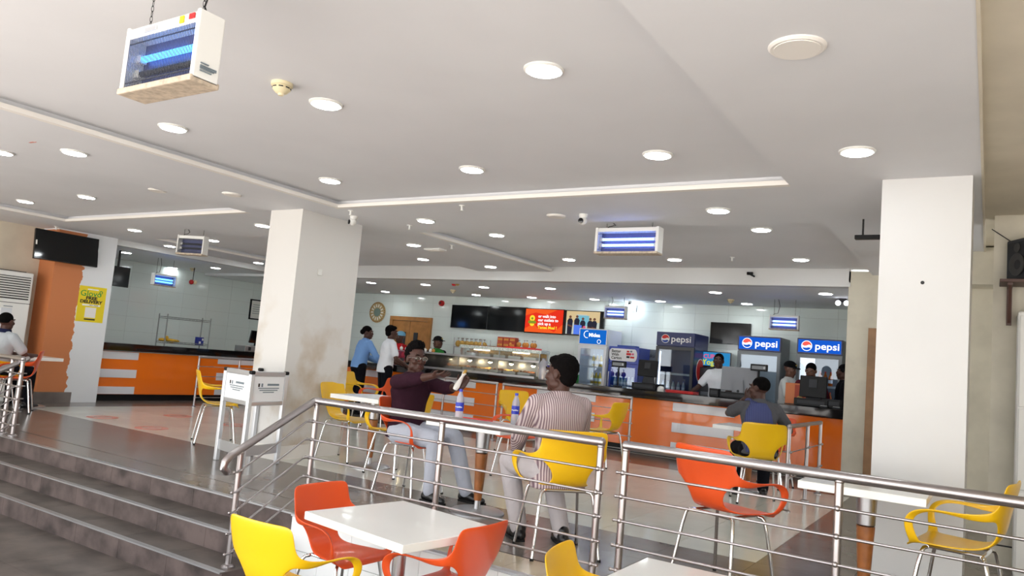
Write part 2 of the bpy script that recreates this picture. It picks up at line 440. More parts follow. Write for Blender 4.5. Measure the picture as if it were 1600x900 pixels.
MB().box((-12.9, YE, -0.012), (-4.27, 4.30, 0)).build('edge_strip', 'floor_slate', fl)
# lower hall
fo = structure(MB().box((-14, -0.6, LOW-0.2), (6, YE-0.05, LOW-0.012)).build('floor_lower', 'grout_dark'))
for i in range(12):
    for j in range(5):
        tile('floor_tile', 'step_tread', fo, (-9.4+i*0.6, 0.98+j*0.6), 0.6, 0.6, LOW)
MB().box((-2.2, 0.98, LOW-0.012), (4.5, YE-0.02, LOW)).build('hall_floor', 'step_tread', fo)
MB().box((-14, -0.6, LOW-0.012), (4.5, 0.98, LOW)).build('hall_floor', 'step_tread', fo)
MB().box((-14, 0.98, LOW-0.012), (-9.4, YE-0.02, LOW)).build('hall_floor', 'step_tread', fo)
mat('bounce_paving', srgb(196, 190, 182), 0.9, noise_amt=0.2, noise_scale=1.0)
structure(MB().box((-40, -40, LOW-0.25), (30, -0.6, LOW-0.03)).build('ground', 'bounce_paving'))  # unseen pale ground outside, added to bounce daylight up to the ceiling
# ---- steps
def step(n, y0, y1, ztop, zbot):
    s = structure(MB().box((-9.3, y0+0.012, zbot), (-4.27, y1, ztop-0.012)).build('trim_%d' % n, 'grout_dark'))
    k = 0
    for i in range(9):
        xa = -4.27-0.6*(i+1); wd = 0.6
        xa = max(xa, -9.3); wd = -4.27-0.6*i-xa
        if wd < 0.05: continue
        if n > 1: MB().box((0.0015, 0, -0.012), (wd-0.0015, y1-y0+0.01, 0)).build('tread_tile', 'step_tread', s, loc=(xa, y0+0.001, ztop))
        MB().box((0.0015, -0.010, 0), (wd-0.0015, 0.0, ztop-zbot-0.006)).build('riser_tile', 'step_riser', s, loc=(xa, y0+0.012, zbot))
    MB().box((-9.3, y0-0.008, ztop-0.010), (-4.27, y0+0.035, ztop+0.002)).build('step_nosing', 'steel_dull', s)
    return s
step(1, YE, 4.3, 0.0, -0.1567)
step(2, 3.685, YE, -0.1567, -0.3133)
step(3, 3.39, 3.685, -0.3133, LOW)
st = structure(MB().box((-4.272, 3.39, LOW), (-4.258, 3.685, -0.3133)).box((-4.272, 3.685, LOW), (-4.258, YE, -0.157)).build('trim_4', 'step_riser'))
# ---- white tiled facade below the railing
fa = structure(MB().box((-4.262, YE-0.02, LOW), (1.2, YE+0.0, -0.012)).build('wall_platform', 'grout'))
for i in range(18):
    for j, (za, zb) in enumerate(((LOW, -0.24), (-0.237, -0.012))):
        MB().box((0, -0.01, 0), (0.297, 0, zb-za-0.003)).build('facade_tile', 'facade_tile', fa, loc=(-4.26+i*0.3, YE-0.02, za))
MB().box((-4.27, YE-0.035, -0.012), (1.2, YE+0.02, 0.001)).build('edge_profile', 'aluminium', fa)

fb = structure(MB().box((-12.62, YE, LOW), (-9.3, YE+0.03, -0.012)).build('wall_platform_left', 'grout'))
for i in range(11):
    for j, (za, zb) in enumerate(((LOW, -0.24), (-0.237, -0.012))):
        MB().box((0, -0.01, 0), (0.297, 0, zb-za-0.003)).build('facade_tile', 'step_riser', fb, loc=(-12.6+i*0.3, YE, za))
MB().box((-12.62, YE-0.018, -0.012), (-9.3, YE+0.035, 0.002)).build('step_nosing', 'steel_dull', fb)

# ---- ceiling: soffit strips at 2.68, bays at 2.76, cornice lips round the bays
ZS, ZB = 2.68, 2.76
ce = structure(MB().box((-15, -0.6, ZB), (4.5, 10.3, ZB+0.12)).build('ceiling', 'ceiling_paint'))
xs = [(-12.9, -11.3), (-7.25, -5.85), (-1.25, -0.07)]
def sof(lo, hi): return MB().box((lo[0], lo[1], ZS), (hi[0], hi[1], ZB)).build('soffit', 'ceiling_paint', ce)
sof((-12.9, -0.6), (-0.07, 0.5)); sof((-12.9, 5.58), (-0.07, 6.92))
for a, b in xs: sof((a, 0.5), (b, 5.58)); sof((a, 6.92), (b, 10.2))
def lip(a, b, along):
    # cornice: a lip below a shadow groove, standing 2 cm into the bay
    m = MB()
    (x0, y0), (x1, y1) = a, b
    if along == 'x': m.box((x0, y0-0.060, ZS), (x1, y0-0.0005, ZS+0.036))
    else: m.box((x0+0.0005, y0, ZS), (x0+0.060, y1-0.0605, ZS+0.036))
    return m.build('cornice', 'cream_trim', ce)
lip((-5.85, 5.58), (-1.25, 5.58), 'x'); lip((-5.85, 0.5), (-5.85, 5.58), 'y')
lip((-11.3, 5.58), (-7.25, 5.58), 'x'); lip((-11.3, 0.5), (-11.3, 5.58), 'y')
lip((-5.85, 6.92), (-5.85, 10.2), 'y'); lip((-11.3, 6.92), (-11.3, 10.2), 'y')
# beams round the kitchen and its lower ceiling
bk = structure(MB().box((-12.2, 10.2, 2.53), (-1.5, 10.36, ZB)).box((-12.2, 10.185, 2.53), (-1.5, 10.2, 2.585)).build('trim_5', 'white_paint'))
bl = structure(MB().box((-12.36, 6.85, 2.58), (-12.2, 10.3, ZB)).box((-12.2, 6.85, 2.58), (-12.185, 10.19, 2.63)).build('trim_6', 'white_paint'))
structure(MB().box((-15, 10.3, 2.535), (-1.2, 13.4, 2.66)).box((-15, 6.8, 2.585), (-12.3, 10.3, 2.7)).build('ceiling_kitchen', 'kitchen_paint_lifted'))
# bay on the right, a little higher and beige
rc = structure(MB().box((-0.0695, -0.6, 2.735), (4.5, 10.19, 2.7595)).build('ceiling_right', 'beige_paint'))
MB().box((-0.0695, -0.6, 2.675), (-0.056, 10.19, 2.7345)).build('fascia', 'beige_paint', rc)

# ---- walls
def tiled_wall(name, lo, hi, face, u0, u1, z0, z1, tw=0.6, th=0.3):
    wl = structure(MB().box(lo, hi).build(name, 'grout'))
    g = 0.003; me = {}
    n = int(math.ceil((u1-u0)/tw)); k = int(math.ceil((z1-z0)/th))
    for i in range(n):
        for j in range(k):
            a = u0+i*tw; wdt = min(tw, u1-a)-g; z = z0+j*th; hg = min(th, z1-z)-g
            key = (round(wdt, 3), round(hg, 3))
            if key not in me:
                me[key] = (MB().box((0, -0.008, 0), (wdt, 0, hg)) if face == 'y' else MB().box((0, 0, 0), (0.008, wdt, hg))).mesh('wall_tile', 'wall_tile_white')
            o = bpy.data.objects.new('wall_tile', me[key]); COL.objects.link(o); o.parent = wl
            o.location = (a, lo[1], z) if face == 'y' else (hi[0], a, z)
    return wl
YW = 13.2; XL = -14.7
wb_ = tiled_wall('wall_back', (-14.9, YW, 0), (-1.2, YW+0.2, 2.6), 'y', -14.7, -1.2, 0.87, 2.535)
wl_ = tiled_wall('wall_left', (-14.9, 6.83, 0), (XL, 13.3, 2.62), 'x', 6.84, 13.2, 0.87, 2.585)
# beige wall and big pillar on the left
structure(MB().box((-12.85, -0.6, LOW), (-12.62, 6.0, ZB)).build('wall_west', 'beige_paint'))
PX = -12.15
pl = structure(MB().box((-12.85, 5.90, 0), (PX, 6.83, ZS+0.02)).build('pillar', 'pillar_two_paints'))
MB().box((-12.86, 5.885, 0), (PX+0.012, 6.42, 0.16)).build('baseboard', 'floor_slate', pl)
structure(MB().box((-14.9, 6.70, 0), (-12.7, 6.83, 2.7)).build('wall_northwest', 'white_paint'))
# centre pillar and right pillar
p1 = structure(MB().box((-6.80, 5.50, 0), (-6.29, 6.42, ZS+0.02)).build('pillar', 'pillar_stained'))
for lo, hi in (((-6.815, 5.485, 0), (-6.545, 5.50, 0.145)), ((-6.542, 5.485, 0), (-6.275, 5.50, 0.145)), ((-6.29, 5.50, 0), (-6.275, 5.95, 0.145)), ((-6.29, 5.953, 0), (-6.275, 6.42, 0.145))):
    MB().box(lo, hi).build('base_tile', 'cream_trim', p1)
MB().box((-6.286, 5.70, 1.98), (-6.278, 5.76, 2.05), 0.003).build('wall_box', 'white_plastic', p1, loc=(0.002, 0.1, 0.02))
p2 = structure(MB().box((-0.64, 5.52, 0), (-0.115, 6.1, ZS+0.02)).build('pillar', 'white_paint'))
MB().cyl((-0.38, 5.523, 1.98), (-0.38, 5.517, 1.98), 0.012, seg=10).build('nail_hole', 'print_black', p2)
# right-hand walls
wr = structure(MB().box((-1.52, 10.2, 0), (0.4, 10.4, ZS+0.05)).box((-1.52, 10.4, 0), (-1.4, 13.3, 2.7)).build('wall_beige', 'dirty_wall'))
wr2 = structure(MB().box((-0.5, 8.8, 0), (0.9, 9.0, 2.76)).build('wall_recess', 'dirty_wall'))
MB().box((-0.5, 8.45, 2.36), (0.6, 8.798, 2.72)).build('header_beam', 'dirty_wall', wr2)
wr3 = structure(MB().box((0.01, 7.05, 0), (4.5, 7.2, 2.76)).build('wall_right', 'dirty_wall'))
for i in range(4):
    MB().box((0.02+i*0.42, 7.035, 0.0), (0.02+i*0.42+0.405, 7.05, 0.16)).build('base_tile', 'dirty_wall', wr3)
    MB().box((0.02+i*0.42, 7.037, 0.16), (0.02+i*0.42+0.405, 7.05, 0.17)).build('base_trim', 'wire', wr3)
structure(MB().box((4.3, -0.6, LOW), (4.5, 7.1, 2.8)).build('wall_east', 'beige_paint'))
# wooden door frame in the beige wall
d1 = structure(MB().box((-1.27, 10.16, 0), (-1.17, 10.2, 2.02)).box((-1.1699, 10.16, 1.93), (-0.4001, 10.2, 2.02)).box((-0.40, 10.16, 0), (-0.30, 10.2, 2.02)).build('door_1', 'wood_frame'))
MB().box((-1.17, 10.175, 0), (-0.40, 10.199, 1.93)).build('door_leaf', 'wood_door', d1)
# double kitchen door in the back wall
def kitchen_door():
    a = aY(613, 493, YW).x; b = aY(677, 497, YW).x; zt = 2.03
    d = structure(MB().box((a, YW-0.07, 0), (a+0.09, YW-0.008, zt)).box((b-0.09, YW-0.07, 0), (b, YW-0.008, zt)).box((a+0.0901, YW-0.07, zt-0.09), (b-0.0901, YW-0.008, zt)).build('door_2', 'wood_door'))
    mid = (a+b)/2
    for x0, x1, wx in ((a+0.09, mid-0.004, mid-0.22), (mid+0.004, b-0.09, mid+0.13)):
        lf = MB().box((x0, YW-0.05, 0.01), (x1, YW-0.01, zt-0.095), 0.004).build('door_leaf', 'wood_door', d)
        MB().box((wx, YW-0.056, 1.1), (wx+0.12, YW-0.05, 1.68)).build('vision_pane', 'grey_plastic', lf)
    return d
kitchen_door()

# ================================================================== COUNTERS
CT = 0.97
def counter_main():
    x0, x1, y = -12.9, -1.56, 11.0
    t = thing('service_counter', 'long orange service counter with white stripe blocks below the fridges and screens', 'counter', (0, 0, 0))
    MB().box((x0, y, 0.11), (x1, y+0.6, CT-0.13), 0.004).build('body', 'orange_gloss', t)
    MB().box((x0, y+0.06, 0), (x1, y+0.55, 0.11)).build('plinth', 'black_plastic', t)
    # white laminate bars in blocks of three
    blocks = [(aY(1050, 660, y).x, aY(1148, 650, y).x), (aY(742, 620, y).x-1.5, aY(742, 620, y).x), (aY(838, 630, y).x, aY(930, 640, y).x), (aY(556, 605, y).x, aY(590, 610, y).x)]
    for a, b in blocks:
        for z0, z1 in ((0.70, 0.825), (0.39, 0.53), (0.115, 0.24)):
            MB().box((a, y-0.012, z0), (b, y, z1), 0.003).build('white_bar', 'stripe_white', t)
    return t
def counter_side():
    x = -12.4
    t = thing('side_counter', 'orange side counter with white bars behind the peeling pillar at left', 'counter')
    MB().box((x-0.6, 6.86, 0.11), (x, 11.0, CT-0.14), 0.004).build('body', 'orange_gloss', t)
    MB().box((x-0.56, 6.86, 0), (x-0.06, 10.99, 0.11)).build('plinth', 'black_plastic', t)
    for a, b in ((6.88, 7.60), (9.2, 10.4)):
        for z0, z1 in ((0.70, 0.825), (0.39, 0.53), (0.115, 0.24)):
            MB().box((x, a, z0), (x+0.012, b, z1), 0.003).build('white_bar', 'stripe_white', t)
    return t
counter_main(); counter_side()
wt = MB().box((-12.33, 10.92, CT-0.125), (-1.54, 11.68, CT), 0.006).build('worktop', 'granite_black'); tag(wt, 'long polished black granite worktop carrying the tills and the food display', 'worktop')
ws = MB().box((-13.06, 6.86, CT-0.125), (-12.335, 11.68, CT), 0.006).build('worktop', 'granite_black'); tag(ws, 'short polished black granite worktop below the wire rack at left', 'worktop')

# ================================================================== CEILING FITTINGS
def make_downlight(lit=True, r=0.085):
    t = thing('downlight', 'x', 'ceiling light')
    rim = 'white_plastic' if lit else 'cream_trim'
    MB().lathe([(r*0.80, -0.002), (r*0.86, -0.012), (r*1.02, -0.014), (r*1.12, -0.006), (r*1.12, 0.0)], seg=28).build('rim', rim, t, True)
    MB().lathe([(r*0.9, -0.016), (r*0.9, -0.010)], seg=28).build('diffuser', 'lamp_glow' if lit else 'cream_trim', t)
    return t
LITP, OFFP = make_downlight(), make_downlight(False)
first = {True: True, False: True}
def light(x, y, z, label, group, lit=True, s=1.0):
    src = LITP if lit else OFFP
    o = src if first[lit] else dup(src, (0, 0, 0)); first[lit] = False
    place(o, (x, y, z)); o['label'] = label; o['group'] = group
    if s != 1.0: o.scale = (s, s, 1)
    return o
nx = ('left', 'middle', 'right')
for j, y in enumerate((3.21, 4.81)):
    for i, x in enumerate((-5.18, -3.57, -1.98)):
        light(x, y, ZB, 'lit downlight in the big front ceiling bay, %s row, %s of three' % (('nearer', 'farther')[j], nx[i]), 'downlights of the front bay', s=1.12)
for i, x in enumerate((-5.2, -1.99)):
    light(x, 6.26, ZS, 'lit downlight on the flat strip behind the front bay, %s' % ('over the centre pillar side' if i == 0 else 'right of the insect killer'), 'downlights of the cross strip')
light(-3.58, 6.26, ZS, 'round unlit white downlight beside the white camera above the glowing insect killer', 'unlit downlights', False)
for i, x in enumerate((-5.12, -3.54, -1.95)):
    for j, y in enumerate((7.53, 9.42)):
        if (i, j) == (1, 0): continue
        light(x, y, ZB, 'round lit downlight in the rear right ceiling bay, %s row, %s column' % (('front', 'back')[j], nx[i]), 'downlights of the rear right bay')
light(-0.70, 4.80, ZS, 'round lit downlight just in front of the right pillar top', 'downlights of the right strip', s=1.1)
light(-0.72, 3.20, ZS, 'round unlit cream downlight nearest the top right corner of the ceiling', 'unlit downlights', False, 1.25)
for i, (x, y) in enumerate(((-6.57, 3.22),)):
    light(x, y, ZS, 'round lit downlight on the strip between the two front bays, by the red mark', 'downlights of the left strip')
light(-6.52, 4.76, ZS, 'round unlit downlight ring on the strip in front of the centre pillar', 'unlit downlights', False)
light(-7.69, 4.68, ZB, 'round unlit downlight ring inside the left bay, by its edge', 'unlit downlights', False)
light(-9.16, 4.70, ZB, 'round lit downlight in the left bay, right one of the far row', 'downlights of the left bay')
light(-10.60, 4.68, ZB, 'round lit downlight in the left bay, left one of the far row', 'downlights of the left bay')
light(-7.75, 3.16, ZB, 'round lit downlight cut by the left edge of the picture', 'downlights of the left bay')
for x, l in ((-10.64, 'round lit downlight on the strip above the wall screen'), (-7.81, 'round lit downlight touching the left edge of the centre pillar')):
    light(x, 6.21, ZS, l, 'downlights of the cross strip')
for x, y, l in ((-10.6, 7.5, 'round lit downlight right beside the unlit hanging insect killer at left'), (-7.79, 9.4, 'round lit downlight in the rear left bay just right of the centre pillar'), (-10.6, 9.4, 'round lit downlight in the rear left bay left of the centre pillar, far row')):
    light(x, y, ZB, l, 'downlights of the rear left bay')
for x, y, l in ((-6.56, 7.69, 'round lit downlight on the strip between rear bays, nearer one'), (-6.61, 9.63, 'round lit downlight on the strip between rear bays, farther one')):
    light(x, y, ZS, l, 'downlights of the rear strip')
for (x, y), l in (((-11.75, 7.5), 'left'), ((-11.75, 9.35), 'right')):
    light(x, y, ZS, 'round lit downlight on the strip in front of the side counter beam, %s one' % l, 'downlights of the side strip')
for q, (px, py) in enumerate(((197, 394), (270, 418), (337, 418), (385, 436))):
    p = aZ(px, py, 2.585)
    light(p.x, p.y, 2.585, 'round lit downlight in the side kitchen ceiling, %s from the left' % ('first', 'second', 'third', 'fourth')[q], 'downlights of the side kitchen')
for q, (px, py) in enumerate(((580, 441), (665, 444), (756, 448), (860, 450), (1118, 456), (1290, 458))):
    p = aZ(px, py, 2.535)
    light(p.x, p.y, 2.535, 'round lit downlight over the main counter, front row, %s from the left' % ('first', 'second', 'third', 'fourth', 'fifth', 'sixth')[q], 'kitchen downlights')
for q, (px, py) in enumerate(((602, 455), (744, 460), (831, 464), (929, 467), (1032, 470), (1167, 474))):
    p = aZ(px, py, 2.535)
    light(p.x, p.y, 2.535, 'round lit downlight over the main counter, back row, %s from the left' % ('first', 'second', 'third', 'fourth', 'fifth', 'sixth')[q], 'kitchen downlights')

# insect killers: white frame, grid bars, two ultraviolet tubes, chains
def zapper(label, w, h, d, tube='uv_tube', lit=True, grid=True, chain=0.1, back=True, ww='white_plastic', nbar=None, cord=True, lo_off=0.0):
    t = thing('insect_killer', label, 'insect killer', group='insect killers hanging from the ceiling')
    top = h*0.16; bot = h*0.09; e = w*0.045
    MB().box((-w/2+e*0.9, -d/2+0.002, h-top), (w/2-e*0.9, d/2-0.002, h), 0.008).build('top_housing', ww, t)
    for s in (-1, 1):
        MB().box((s*w/2, -d/2-0.004, bot*0.4), (s*(w/2-e), d/2+0.004, h+0.004), 0.006).build('end_cap', ww, t)
    MB().box((-w/2, -d/2-0.012, 0), (w/2, d/2+0.012, bot), 0.006).build('catch_tray', 'dusty_plastic', t)
    n = nbar or int(w/0.016)
    for s in ((-1, 1) if grid else (-1,)):
        m = MB()
        for i in range(n+1):
            x = -w/2+e+(w-2*e)*i/n; m.cyl((x, s*(d/2-0.006), bot), (x, s*(d/2-0.006), h-top), 0.0016 if w > 0.4 else 0.0014, seg=5)
        for k in (0.12, 0.9):
            z = bot+(h-top-bot)*k; m.cyl((-w/2+e, s*(d/2-0.008), z), (w/2-e, s*(d/2-0.008), z), 0.003, seg=5)
        tag(m.build('grid_bars', 'zap_grid', t), kind='stuff')
    for k in (0.36, 0.66):
        z = bot+(h-top-bot)*k
        tb = MB().cyl((-w/2+e+0.03, 0, z), (w/2-e-0.03, 0, z), 0.013 if w > 0.4 else 0.011, seg=12).build('tube', (tube if lit and k > lo_off else 'grey_plastic'), t, True)
        for s in (-1, 1): MB().box((s*(w/2-e), -0.014, z-0.016), (s*(w/2-e-0.032), 0.014, z+0.016)).build('tube_holder', 'white_plastic', tb)
    if back: MB().box((-w/2+e, d/2-0.030, bot), (w/2-e, d/2-0.024, h-top)).build('inner_plate', 'zap_back', t)
    if chain > 0:
        for s in (-1, 1):
            x = s*w*0.36; n2 = max(2, int(chain/0.022)); m = MB()
            for q in range(n2):
                z = h+chain*(q+0.5)/n2; hl = chain/n2*0.62
                ax = (0.005, 0) if q % 2 else (0, 0.005)
                m.tube([(x+ax[0]*math.cos(a), ax[1]*math.cos(a), z+hl*math.sin(a)) for a in [2*PI*k/8 for k in range(8)]], 0.0013, 5, True)
            m.build('chain', 'wire', t)
    if cord:
        x = -w*0.30
        MB().tube([(x-0.04, 0, h), (x-0.02, 0, h+0.02), (x+0.03, 0, h+0.03), (x+0.055, 0, h+chain*0.6), (x+0.03, 0, h+chain)], 0.004, 6).build('power_cord', 'wire', t)
    return t
def hang(o, px, py, Y, rz=0.0): p = aY(px, py, Y); place(o, p, rz); return o
# big one at the top left
ZW = 1.62
c1 = aY(184, 148, ZW); c2 = aY(299, 125, ZW); wz = c2.x-c1.x; zt_ = aY(300, 17, ZW).z; hz = zt_-c2.z
big = zapper('large white insect killer with one blue tube glowing, hanging nearest at top left', wz, hz, 0.105, chain=2.76-zt_, nbar=44, cord=False, lo_off=0.5)
place(big, ((c1.x+c2.x)/2, ZW+0.0565, (c1.z+c2.z)/2))
MB().box((-wz*0.5+0.13, -0.0565, hz*0.87), (-wz*0.5+0.21, -0.0525, hz*0.94)).build('maker_plate', 'aluminium', big)
MB().box((wz*0.24, -0.0565, hz*0.865), (wz*0.29, -0.0525, hz*0.965)).build('warning_label', 'poster_yellow', big)
MB().box((wz*0.36, -0.0565, hz*0.89), (wz*0.43, -0.0525, hz*0.965)).build('switch', 'red_plastic', big)
for k, (yy, ln) in enumerate(((0.27, 0.035), (0.235, 0.07), (0.215, 0.07), (0.195, 0.06), (0.165, 0.05))):
    MB().box((wz/2+0.0005, -0.03, hz*yy), (wz/2+0.0055, -0.03+ln, hz*yy+0.004)).build('print_line', 'print_grey', big)
MB().tube([(wz*0.36, 0, hz), (wz*0.36+0.02, 0, hz+0.02), (wz*0.36-0.01, 0.01, hz+0.05), (wz*0.36+0.02, 0, hz+0.08), (wz*0.36, 0, 2.76-c1.z)], 0.004, 6).build('power_cord', 'wire', big)
# glowing one in the middle, hung from the strip behind the bay
a = aY(932, 398, 6.7); b = aY(1031, 396, 6.7); zt2 = aY(980, 357, 6.7).z
z2 = zapper('insect killer with two bright blue tubes, hanging in the middle of the room', b.x-a.x, zt2-a.z, 0.12, 'uv_tube_pale', chain=2.68-zt2, nbar=40)
place(z2, ((a.x+b.x)/2, 6.7, a.z))
a = aX(281, 398, -9.2); b = aY(318, 399, a.y)
pp = aY(299, 399, 6.35)
z3 = zapper('unlit insect killer with dark grid, hanging left of the centre pillar', 0.42, 0.27, 0.12, lit=False, chain=2.68-pp.z-0.27, nbar=22)
place(z3, pp, 0.35)
a = aX(237, 445, -13.15); b = aX(272, 448, -13.15)
z4 = zapper('small insect killer with two blue tubes in front of the side kitchen tiles', b.y-a.y, aX(237, 426, -13.15).z-a.z, 0.10, chain=2.585-aX(237, 426, -13.15).z, nbar=16)
place(z4, (-13.15, (a.y+b.y)/2, a.z), PI/2)
a = aY(945, 498, 12.3); b = aY(978, 500, 12.3)
z5 = zapper('insect killer with pale violet tubes above the white tall fridge', b.x-a.x, aY(945, 478, 12.3).z-a.z, 0.10, 'uv_tube_pale', chain=2.535-aY(945, 478, 12.3).z, nbar=16)
place(z5, ((a.x+b.x)/2, 12.3, a.z))
a = aY(1202, 515, 11.95); b = aY(1248, 518, 11.95)
z6 = zapper('insect killer with two blue tubes above the lit cola fridges at right', b.x-a.x, aY(1202, 492, 11.95).z-a.z, 0.10, 'uv_tube_pale', chain=2.535-aY(1202, 492, 11.95).z, nbar=18)
place(z6, ((a.x+b.x)/2, 11.95, a.z))

def smoke(label, p, s=1.0, m='cream_plastic', name='smoke_detector'):
    t = thing(name, label, 'smoke detector', p)
    MB().lathe([(0.055*s, 0), (0.055*s, -0.016*s), (0.048*s, -0.02*s)], seg=24).build('base', m, t, True)
    MB().lathe([(0.044*s, -0.02*s), (0.046*s, -0.034*s), (0.030*s, -0.052*s), (0.016*s, -0.056*s), (0.013*s, -0.066*s)], seg=24).build('sensor_head', m, t, True)
    for k in range(8):
        a = k*PI/4; MB().obox((0.0455*s*math.cos(a), 0.0455*s*math.sin(a), -0.028*s), (0.004*s, 0.022*s, 0.005*s), (0, 0, a)).build('slot', 'wire', t)
    return t
smoke('cream domed smoke detector on the front bay ceiling beside the large insect killer', aZ(441, 130, ZB), 1.15)
smoke('small cream smoke detector over the main counter under the red bell lamp', aZ(708, 453, 2.535))
smoke('small cream smoke detector over the tills at right', aZ(1142, 468, 2.535))
smoke('small dark cream smoke detector on the side kitchen ceiling', aZ(301, 419, 2.585))
def camera_dome(label, p, m='white_plastic', s=1.0, rz=0.0):
    t = thing('security_camera', label, 'security camera', p, rz)
    MB().lathe([(0.042*s, 0), (0.042*s, -0.02*s), (0.035*s, -0.035*s)], seg=20).build('mount', m, t, True)
    b = MB().ell((0, -0.008*s, -0.062*s), (0.042*s, 0.042*s, 0.042*s)).build('housing', m, t, True)
    MB().lathe([(0.026*s, 0.038*s), (0.026*s, 0.046*s), (0.014*s, 0.050*s)], (0, -0.008*s, -0.070*s), 18, 'Y').build('lens', 'black_gloss', b, True)
    return t
camera_dome('white ball security camera beside the glowing insect killer in the middle', aZ(912, 335, ZS))
camera_dome('white ball security camera at the top of the centre pillar', aZ(553, 338, ZS), rz=-0.4)
camera_dome('small white ball security camera beside the bright glare above the fridges', aY(985, 470, 13.0), s=0.8)
t = thing('security_camera', 'small black camera clipped under the white beam over the tills', 'security camera', aY(1173, 428, 10.17))
MB().box((-0.05, -0.02, -0.015), (0.03, 0.02, 0.025), 0.006).build('housing', 'black_plastic', t); MB().cyl((0.0, -0.02, -0.01), (0.06, -0.03, -0.04), 0.012, seg=10).build('arm', 'black_plastic', t)
MB().lathe([(0.016, 0), (0.016, 0.02), (0.008, 0.024)], (-0.03, -0.015, 0.004), 12, 'Y').build('lens', 'black_gloss', t)
for q, (px, py, z) in enumerate(((722, 321, ZS), (548, 329, ZS), (706, 383, ZS), (1144, 402, ZB), (88, 354, ZS), (640, 352, ZS))):
    t = thing('sprinkler', ('small white sprinkler head behind the front bay lip', 'small white sprinkler head above the pillar camera', 'small white sprinkler head near the ceiling vent', 'small white sprinkler head in the rear right bay', 'small white sprinkler head above the wall screen at left', 'small white sprinkler head right of the centre pillar')[q], 'sprinkler', aZ(px, py, z), group='ceiling sprinklers')
    MB().lathe([(0.030, 0), (0.028, -0.008), (0.012, -0.010)], seg=16).build('plate', 'white_plastic', t, True)
    MB().lathe([(0.010, -0.010), (0.009, -0.045), (0.018, -0.047), (0.018, -0.051)], seg=12).build('head', 'white_plastic', t, True)
v = aZ(680, 389, ZS); t = thing('air_vent', 'small rectangular white vent on the strip between the rear bays', 'vent', v)
MB().box((-0.14, -0.08, -0.02), (0.14, 0.08, 0), 0.004).build('frame', 'white_plastic', t)
for k in range(5): MB().box((-0.12, -0.064+k*0.028, -0.026), (0.12, -0.052+k*0.028, -0.02)).build('slat', 'cream_trim', t)
# alarm sounders
def bell(label, p, axis_rot=0.0, s=1.0):
    t = thing('alarm_sounder', label, 'alarm', p, axis_rot)
    MB().lathe([(0.05*s, 0), (0.05*s, 0.03*s), (0.04*s, 0.05*s), (0.012*s, 0.056*s)], (0, 0, 0), 20, 'Y').build('bell', 'red_plastic', t, True)
    MB().lathe([(0.018*s, 0.05*s), (0.016*s, 0.064*s)], (0, 0, 0), 14, 'Y').build('boss', 'wire', t, True)
    return t
bell('round red alarm sounder on the tiled wall left of the wall screens', aY(691, 474, YW-0.01), 0, 1.3)
p = aY(712, 443, 10.9); t = thing('alarm_lamp', 'red and gold alarm lamp hanging below the kitchen ceiling', 'alarm', p)
MB().ell((-0.035, 0, 0), (0.05, 0.05, 0.05)).build('red_dome', 'red_plastic', t, True); MB().ell((0.04, 0, 0.005), (0.045, 0.045, 0.045)).build('gold_bell', 'gold_plastic', t, True)
MB().cyl((0, 0, 0), (0, 0, 2.535-p.z), 0.01, seg=8).build('stem', 'wire', t)
p = aX(301, 441, -13.9); t = thing('alarm_lamp', 'red and cream alarm lamp hanging before the side kitchen tiles', 'alarm', p)
MB().ell((0, -0.03, 0), (0.045, 0.05, 0.05)).build('red_dome', 'red_plastic', t, True); MB().ell((0, 0.05, 0.005), (0.04, 0.045, 0.045)).build('cream_bell', 'cream_plastic', t, True)
MB().cyl((0, 0, 0), (0, 0, 2.585-p.z), 0.008, seg=8).build('stem', 'wire', t)
p = aY(1317, 472, 11.6); t = thing('emergency_light', 'twin spot emergency light over the right end of the counter', 'emergency light', p)
MB().box((-0.05, -0.03, 0), (0.05, 0.03, 2.535-p.z), 0.01).build('body', 'grey_plastic', t)
for s in (-1, 1):
    lm = MB().lathe([(0.02, 0), (0.04, 0.04), (0.04, 0.05)], (s*0.055, 0, -0.02), 16, 'Y').build('lamp_head', 'grey_plastic', t, True)
    MB().lathe([(0.036, 0.05), (0.034, 0.053)], (s*0.055, 0, -0.02), 16, 'Y').build('lamp_face', 'emergency_lamp', lm)
p = aY(990, 482, 13.15); t = thing('wall_spotlight', 'glaring white wall light beside the insect killer over the fridges', 'wall light', p)
MB().box((-0.05, 0, -0.06), (0.05, 0.04, 0.06), 0.006).build('body', 'white_plastic', t); MB().cyl((0, 0, 0), (0, -0.05, 0), 0.02, seg=12).build('stem', 'white_plastic', t); MB().ell((0, -0.08, 0), (0.035, 0.035, 0.035)).build('lamp_bulb', 'hot_spot', t)
p = aZ(50, 222, ZS); o = MB().box((-0.04, -0.006, -0.003), (0.02, 0.01, 0)).box((0.0, 0.005, -0.003), (0.05, 0.012, 0)).build('ceiling_mark', 'sticker_red', loc=p); tag(o, 'small red smear stuck on the strip at upper left', 'mark')

